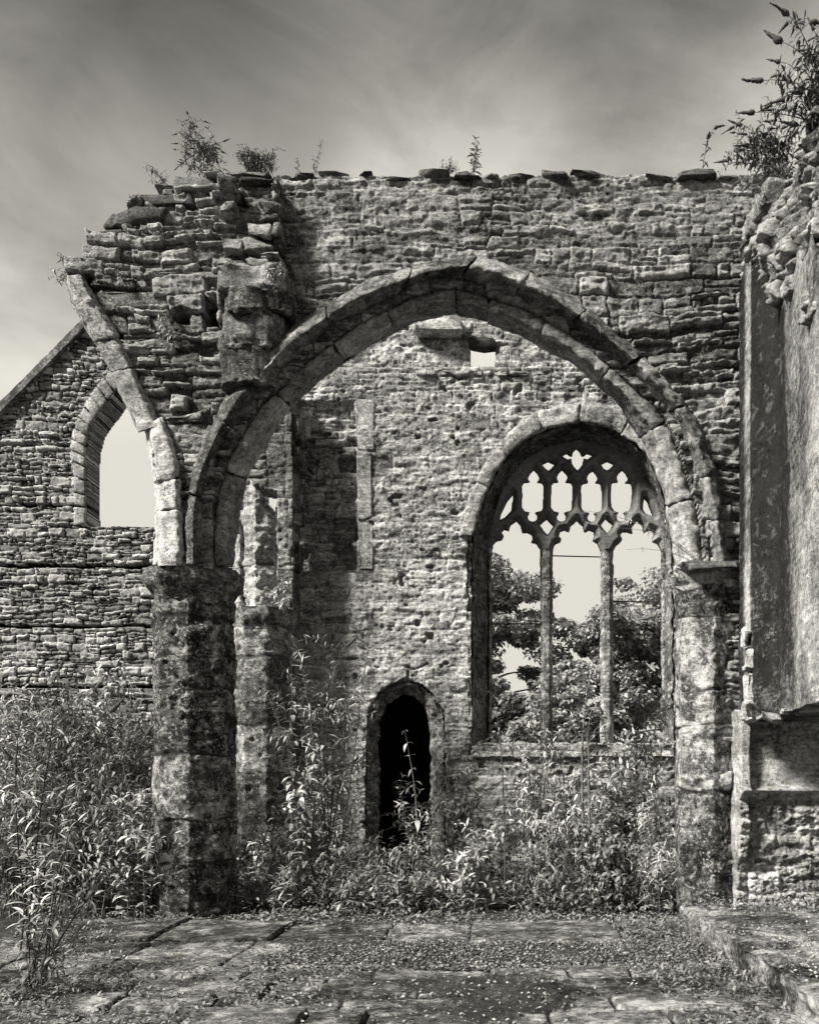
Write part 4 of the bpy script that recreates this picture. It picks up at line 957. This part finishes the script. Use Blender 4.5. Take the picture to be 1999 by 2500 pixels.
for i, (lb, bx, Y, x0, x1, y0, y1, n) in enumerate([
    ('low shrub at the front of the arch bay, just right of the thick pier', 680, 9.7, 590, 760, 2060, 2180, 9),
    ('low shrub at the front of the arch bay, below the doorway on the left', 830, 9.8, 740, 930, 2040, 2180, 10),
    ('low shrub at the front of the arch bay, directly below the doorway', 980, 9.7, 890, 1070, 2060, 2180, 10),
    ('low shrub at the front of the arch bay, below the left window light', 1150, 9.7, 1060, 1250, 2020, 2170, 11),
    ('low shrub at the front of the arch bay, below the middle window light', 1320, 9.7, 1230, 1420, 2000, 2170, 11),
    ('low shrub at the front of the arch bay, below the right window light', 1490, 9.7, 1400, 1590, 2000, 2180, 11),
    ('low dark shrub at the foot of the slim right pier', 1620, 9.6, 1540, 1665, 2060, 2190, 9),
    ('mid-height shrub at the back wall between doorway and window', 1180, 12.3, 1090, 1290, 1890, 2050, 10),
    ('mid-height shrub at the back wall beneath the window sill', 1420, 12.4, 1300, 1620, 1860, 2020, 13)]):
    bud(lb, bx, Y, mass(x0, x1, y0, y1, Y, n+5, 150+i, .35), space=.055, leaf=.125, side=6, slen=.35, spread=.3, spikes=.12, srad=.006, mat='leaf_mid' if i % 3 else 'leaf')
# weeds and shrubs on the masonry
WG = 'weeds rooted in the masonry'
def weed(label, bx, by, Y, tips, name='wall_weed', cat='weed', **kw):
    global sd; sd += 1
    kw.setdefault('group', WG); kw.setdefault('leaf', .045); kw.setdefault('space', .03); kw.setdefault('side', 3); kw.setdefault('slen', .12); kw.setdefault('srad', .004)
    kw.setdefault('spikes', 0); kw.setdefault('mat', 'leaf_dark'); kw.setdefault('spread', .03); kw.setdefault('seg', 3); kw.setdefault('droop', .0); kw.setdefault('stem', 'stem_dark')
    return plant(name, label, cat, P(bx, by, Y), tips, seed=sd, **kw)
weed('clump of upright dark seed stalks on the broken wall top, above its left end', 488, 428, 9.1, T((436,322,9.1),(478,306,9.1),(515,340,9.1),(545,345,9.1),(500,370,9.1),(465,380,9.1),(530,390,9.1),(450,400,9.1),(520,360,9.1)), side=9, spread=.26, spikes=.8, spike_len=.09, space=.03, leaf=.06, slen=.17, srad=.006)
weed('rounded leafy weed on the wall top right of the seed stalks', 625, 425, 9.1, mass(580, 668, 366, 405, 9.1, 20, 5, .1), side=7, spread=.13, spikes=.9, spike_len=.045, leaf=.06)
weed('thin upright sprig at the wall top corner above the stone respond', 668, 425, 9.0, T((668,362,9.0),(664,380,9)), side=1, spikes=.5, spike_len=.05)
weed('wispy weed leaning over the left shoulder of the broken wall', 400, 458, 9.1, T((352,408,9.1),(372,415,9.1),(395,430,9.1),(365,440,9.1)), side=3, leaf=.05)
weed('small thin weed standing on the coping left of centre', 768, 425, 9.1, T((786,348,9.1),(766,390,9.1)), side=3, space=.045)
weed('tiny sprig on the coping beside the small thin weed', 726, 425, 9.1, T((724,388,9.1)), side=1)
weed('upright leafy weed standing alone on the coping at centre', 1157, 425, 9.1, T((1164,336,9.1),(1150,395,9.1)), side=3, leaf=.085, space=.035)
weed('low tuft on the coping left of the lone upright weed', 1095, 425, 9.1, mass(1072, 1120, 404, 415, 9.1, 6, 6, .05), side=2)
weed('leafy sprig hanging off the left tip of the broken wall', 172, 670, 9.0, T((122,655,9.0),(140,620,9.0),(135,690,9),(160,640,9.0),(118,675,9)), side=2, leaf=.075, mat='leaf', space=.04)
weed('pale spiky weed growing from the dark putlog hole', 400, 815, 8.95, T((385,750,8.8),(430,790,8.8),(365,800,8.8),(405,770,8.8),(428,815,8.8)), side=3, leaf=.09, mat='leaf', lw=.15)
weed('creeping tuft on the cap block of the stone respond', 660, 680, 8.75, mass(630, 705, 650, 700, 8.65, 9, 7, .05), side=3, leaf=.06, mat='leaf')
weed('scruffy tuft growing beneath the leaning slab at left', 292, 680, 8.95, mass(260, 330, 655, 700, 8.85, 6, 8, .04), side=2, leaf=.05, mat='leaf')
weed('bright sprig growing on the capital of the rear pier', 690, 1478, 11.35, T((665,1445,11.2),(712,1420,11.2),(700,1455,11.1),(680,1470,11.1)), side=2, leaf=.12, mat='leaf', space=.05)
weed('leafy seedling rooted on the impost slab of the right pier', 1655, 1400, 8.85, T((1630,1375,8.7),(1640,1440,8.7),(1668,1370,8.8),(1625,1415,8.7)), side=1, leaf=.13, mat='leaf', space=.05)
weed('trailing bare bramble stem arching over the right side of the tracery', 1712, 1385, 8.85, T((1420,1245,9.0),(1500,1290,9.0),(1530,1340,9.0)), name='bramble', cat='bramble', side=0, leaf=.05, space=.16, srad=.005, mat='leaf', stem='stem', droop=0)
weed('hanging dry grass on the wall inside the arch, left of the square hole', 822, 905, 13.35, mass(800, 850, 915, 950, 13.3, 6, 9, .03), side=1, leaf=.09, lw=.1, mat='leaf', space=.05)
weed('dry grass tuft on the wall right of the square hole', 1245, 850, 13.35, mass(1225, 1265, 830, 900, 13.3, 6, 10, .03), side=1, leaf=.09, lw=.1, mat='leaf', space=.05)
# big buddleia on top of the right-hand wall
bud('big buddleia with dark flower spikes on top of the right wall, against the sky', 2010, 7.0, T((1925,25,6.9),(1910,92,6.9),(1905,142,6.9),(1862,182,6.9),(1842,265,7.0),(1990,60,7.0),(2040,40,7.0),(1960,210,7.0),(1930,230,7.0),(1890,260,7.0),(1985,140,7.0),(1950,300,7.0),(2030,140,7.1)),
    z=float(P(0, 330, 7.0)[2]), mat='leaf_dark', stem='stem_dark', spikes=1.0, spike_len=.17, leaf=.09, space=.05, side=6, slen=.28, srad=.007, group=None)
bud('bushy pale-leaved buddleia in the corner where arch wall meets right wall', 1905, 8.2, T((1812,298,8.2),(1830,350,8.2),(1790,340,8.2),(1870,330,8.2),(1850,400,8.2),(1900,350,8.2),(1800,395,8.2),(1930,330,8.2),(1880,440,8.0),(1850,450,8.0),(1780,385,8.2)),
    z=float(P(0, 440, 8.2)[2]), mat='leaf_dark', stem='stem', spikes=.6, spike_len=.15, leaf=.08, space=.04, side=8, slen=.3, srad=.007, group=None)
bud('slim lone buddleia sprig with curled flower on the wall top near the right corner', 1732, 9.1, T((1745,305,9.1)), z=float(P(0, 425, 9.1)[2]), mat='leaf_dark', stem='stem_dark', spikes=1, spike_len=.2, leaf=.09, space=.07, side=1, slen=.15, srad=.005, group=None)

# undergrowth, litter, grass tufts
def undergrowth(name, label, regions, mat, leaf, seed, h=.25):
    rng = np.random.RandomState(seed); Pp = []; Hh = []
    for (x0, x1, y0, y1, n, hh) in regions:
        x = rng.uniform(x0, x1, n); y = rng.uniform(y0, y1, n); d = n2(x*2, y*2, seed)+.5*n2(x*6, y*6, seed+1)
        k = d > rng.uniform(-.9, .5, n); x = x[k]; y = y[k]; z = rng.rand(len(x))**1.3*hh*(.5+.7*np.clip(d[k]+.5, 0, 1.4))
        Pp.append(np.stack([x, y, z-.03], -1)); Hh.append(np.full(len(x), hh))
    p = np.concatenate(Pp); n = len(p)
    a = rng.uniform(0, 6.283, n); e = rng.uniform(-.3, .8, n)
    d = np.stack([np.cos(a)*np.cos(e), np.sin(a)*np.cos(e), np.sin(e)], -1)
    nr = np.stack([rng.normal(0, .4, n), rng.normal(0, .4, n), np.ones(n)], -1)
    ll = leaf*rng.uniform(.4, 1.3, n)
    V, f, tn = leaf_cloud(p, d, nr, ll, ll*rng.uniform(.2, .4, n), rng.uniform(.2, 1.5, n), rng, 3)
    o = mesh_obj(name, V, f, M[mat], None, dict(tone=tn)); o['kind'] = 'stuff'; tag(o, label, 'undergrowth'); return o
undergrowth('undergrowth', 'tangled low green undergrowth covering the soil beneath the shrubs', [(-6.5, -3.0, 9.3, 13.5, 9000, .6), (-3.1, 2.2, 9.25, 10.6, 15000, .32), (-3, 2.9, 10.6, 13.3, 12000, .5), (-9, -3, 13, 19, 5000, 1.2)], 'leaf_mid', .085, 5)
undergrowth('creeping_weeds', 'short creeping weeds spilling over the back edge of the paving', [(-4.2, 2.0, 8.75, 9.35, 5200, .09), (-3.6, 1.9, 7.7, 8.9, 1500, .04)], 'leaf_mid', .06, 15)
undergrowth('ground_weeds', 'small dark weeds creeping between the paving stones', [(-3.6, -1.6, 5.0, 7.3, 5200, .10), (1.15, 1.92, 4.6, 8.7, 6500, .16), (1.9, 2.7, 7.6, 8.75, 2600, .16), (-4.6, -3.2, 4.6, 9, 4000, .2), (-1.7, -.9, 5.4, 6.6, 900, .08), (2.0, 3.4, 8.2, 8.75, 2600, .35)], 'leaf_dark', .05, 6)
def litter(name, label, seed, n, regions, mat, size, pebble=False):
    rng = np.random.RandomState(seed); x = []; y = []; zz = []
    for x0, x1, y0, y1, w, z0 in regions:
        k = int(n*w); x.append(rng.uniform(x0, x1, k)); y.append(rng.uniform(y0, y1, k)); zz.append(np.full(k, z0))
    x = np.concatenate(x); y = np.concatenate(y); zz = np.concatenate(zz)
    k = (n2(x*1.5, y*2, seed)+.5*n2(x*5, y*5, seed)) > rng.uniform(-1.1, .7, len(x)); x = x[k]; y = y[k]; zz = zz[k]; m = len(x)
    if not pebble:
        a = rng.uniform(0, 6.283, m); d = np.stack([np.cos(a), np.sin(a), rng.uniform(-.1, .35, m)], -1)
        nr = np.stack([rng.normal(0, .35, m), rng.normal(0, .35, m), np.ones(m)], -1); ll = size*rng.uniform(.4, 1.4, m)
        V, f, tn = leaf_cloud(np.stack([x, y, zz+.004+rng.rand(m)*.008], -1), d, nr, ll, ll*rng.uniform(.4, .8, m), rng.uniform(-.6, 1, m), rng, 2)
        o = mesh_obj(name, V, f, M[mat], None, dict(tone=tn))
    else:
        c = np.array([[1,0,0],[0,1,0],[-1,0,0],[0,-1,0],[0,0,1],[0,0,-1]], float)
        f0 = np.array([[0,1,4],[1,2,4],[2,3,4],[3,0,4],[1,0,5],[2,1,5],[3,2,5],[0,3,5]])
        s = size*rng.uniform(.4, 1.5, m)**1.5; V = c[None]*s[:, None, None]*rng.uniform(.5, 1.1, (m, 6, 1))*np.array([1, 1, .6])
        a = rng.uniform(0, 6.28, m); ca, sa = np.cos(a)[:, None], np.sin(a)[:, None]
        V = np.stack([V[..., 0]*ca-V[..., 1]*sa, V[..., 0]*sa+V[..., 1]*ca, V[..., 2]], -1)+np.stack([x, y, zz+s*.3], -1)[:, None]
        f = (f0[None]+(np.arange(m)*6)[:, None, None]).reshape(-1, 3)
        o = mesh_obj(name, V.reshape(-1, 3), f, M[mat], None, dict(tone=np.repeat(rng.rand(m), 6), joint=np.zeros(m*6)), smooth=False)
    o['kind'] = 'stuff'; tag(o, label, name.replace('_', ' ')); return o
litter('leaf_litter', 'dead leaves and twigs scattered over the flagstones', 3, 17000, [(-3.8, 2.0, 4.6, 9.3, .62, .0), (1.95, 3.3, 4.6, 8.6, .45, .215), (-2, 2, 6.7, 7.8, .3, -.005)], 'litter', .024)
litter('gravel', 'dark loose gravel filling the bay between the flagstones', 4, 30000, [(-2.0, 2.0, 6.65, 7.85, .7, -.012), (-2.6, 2.0, 8.8, 9.6, .3, -.015)], 'gravel', .011, True)
litter('rubble_bits', 'pale stone chips lying on the paving', 8, 60, [(-3.5, 2.6, 5, 9.2, 1, .0)], 'arch_pale', .013, True)

# ------------------------------------------------------------------ trees beyond
def tree(label, bx, Y, ztop, rad, seed, n=14000, leaf=.125, zlow=1.2, name='broadleaf_tree', clusters=70):
    rng = np.random.RandomState(seed); base = G0(bx, Y, -.1); root = thing(name, label, 'tree', base, 'trees beyond the ruin')
    H = ztop; tv, tf = [], []
    def add(path, r): 
        V, f = tube(None, None, None, path, r, 8); tf.append(f+sum(len(q) for q in tv)); tv.append(V)
    tp = curve3(base, base+[rng.uniform(-.3, .3), 0, H*.8], (.1, .1, 0), 14); add(tp, np.linspace(H*.022+.08, .03, 14))
    C = []
    for k in range(clusters):
        i = rng.randint(2, 14); zc = tp[i]; d = rng.normal(0, 1, 3); d /= np.linalg.norm(d); d[2] = abs(d[2])*.5-.05
        zf = (zc[2]-0)/H; rr = rad*(.35+.65*math.sin(np.pi*min(1, max(.15, zf))))*rng.uniform(.35, 1.05)
        e = zc+d*rr; e[2] = min(max(e[2], zlow), H); br = curve3(zc, e, (0, 0, .2), 8); 
        if k % 2 == 0: add(br, np.linspace(.05, .01, 8))
        C.append(e)
    mesh_obj('trunk', np.concatenate(tv), np.concatenate(tf), M['stem_dark'], root, dict(tone=np.full(sum(len(q) for q in tv), .5), joint=np.zeros(sum(len(q) for q in tv))))
    C = np.array(C); idx = rng.randint(0, len(C), n); sc = rng.uniform(.35, .75, len(C))*rad*.36
    off = rng.normal(0, 1, (n, 3)); off /= np.linalg.norm(off, axis=1, keepdims=True); off *= (rng.rand(n)**.45)[:, None]; off[:, 2] *= .6
    p = C[idx]+off*sc[idx][:, None]
    a = rng.uniform(0, 6.283, n); d = np.stack([np.cos(a), np.sin(a), rng.uniform(-.7, .2, n)], -1)
    nr = np.stack([rng.normal(0, .5, n), rng.normal(0, .5, n), np.ones(n)], -1); ll = leaf*rng.uniform(.6, 1.3, n)
    V, f, tn = leaf_cloud(p, d, nr, ll, ll*.75, rng.uniform(0, .8, n), rng, 2)
    mesh_obj('crown', V, f, M['leaf_tree'], root, dict(tone=tn))
tree('tall dark tree filling the left light of the tracery window', 1180, 25, 9.0, 2.6, 1, 30000, leaf=.14, clusters=75)
tree('dark tree behind the middle and right lights of the tracery window', 1500, 24, 7.4, 2.4, 2, 26000, leaf=.14, clusters=75)
tree('paler loose-crowned tree behind the right light of the tracery window', 1640, 28, 9.6, 2.9, 3, 24000, clusters=110)
tree('low rounded tree beneath the others beyond the window sill', 1360, 21, 4.2, 1.8, 4, 16000, clusters=70)
tree('distant tree whose tip shows in the left corner of the gable opening', 262, 36, 13.4, 2.6, 5, 9000, leaf=.2, zlow=4, clusters=40)
tree('distant tree whose tip just clears the sill of the gable opening', 345, 38, 13.3, 3.0, 6, 9000, leaf=.2, zlow=4, clusters=40)
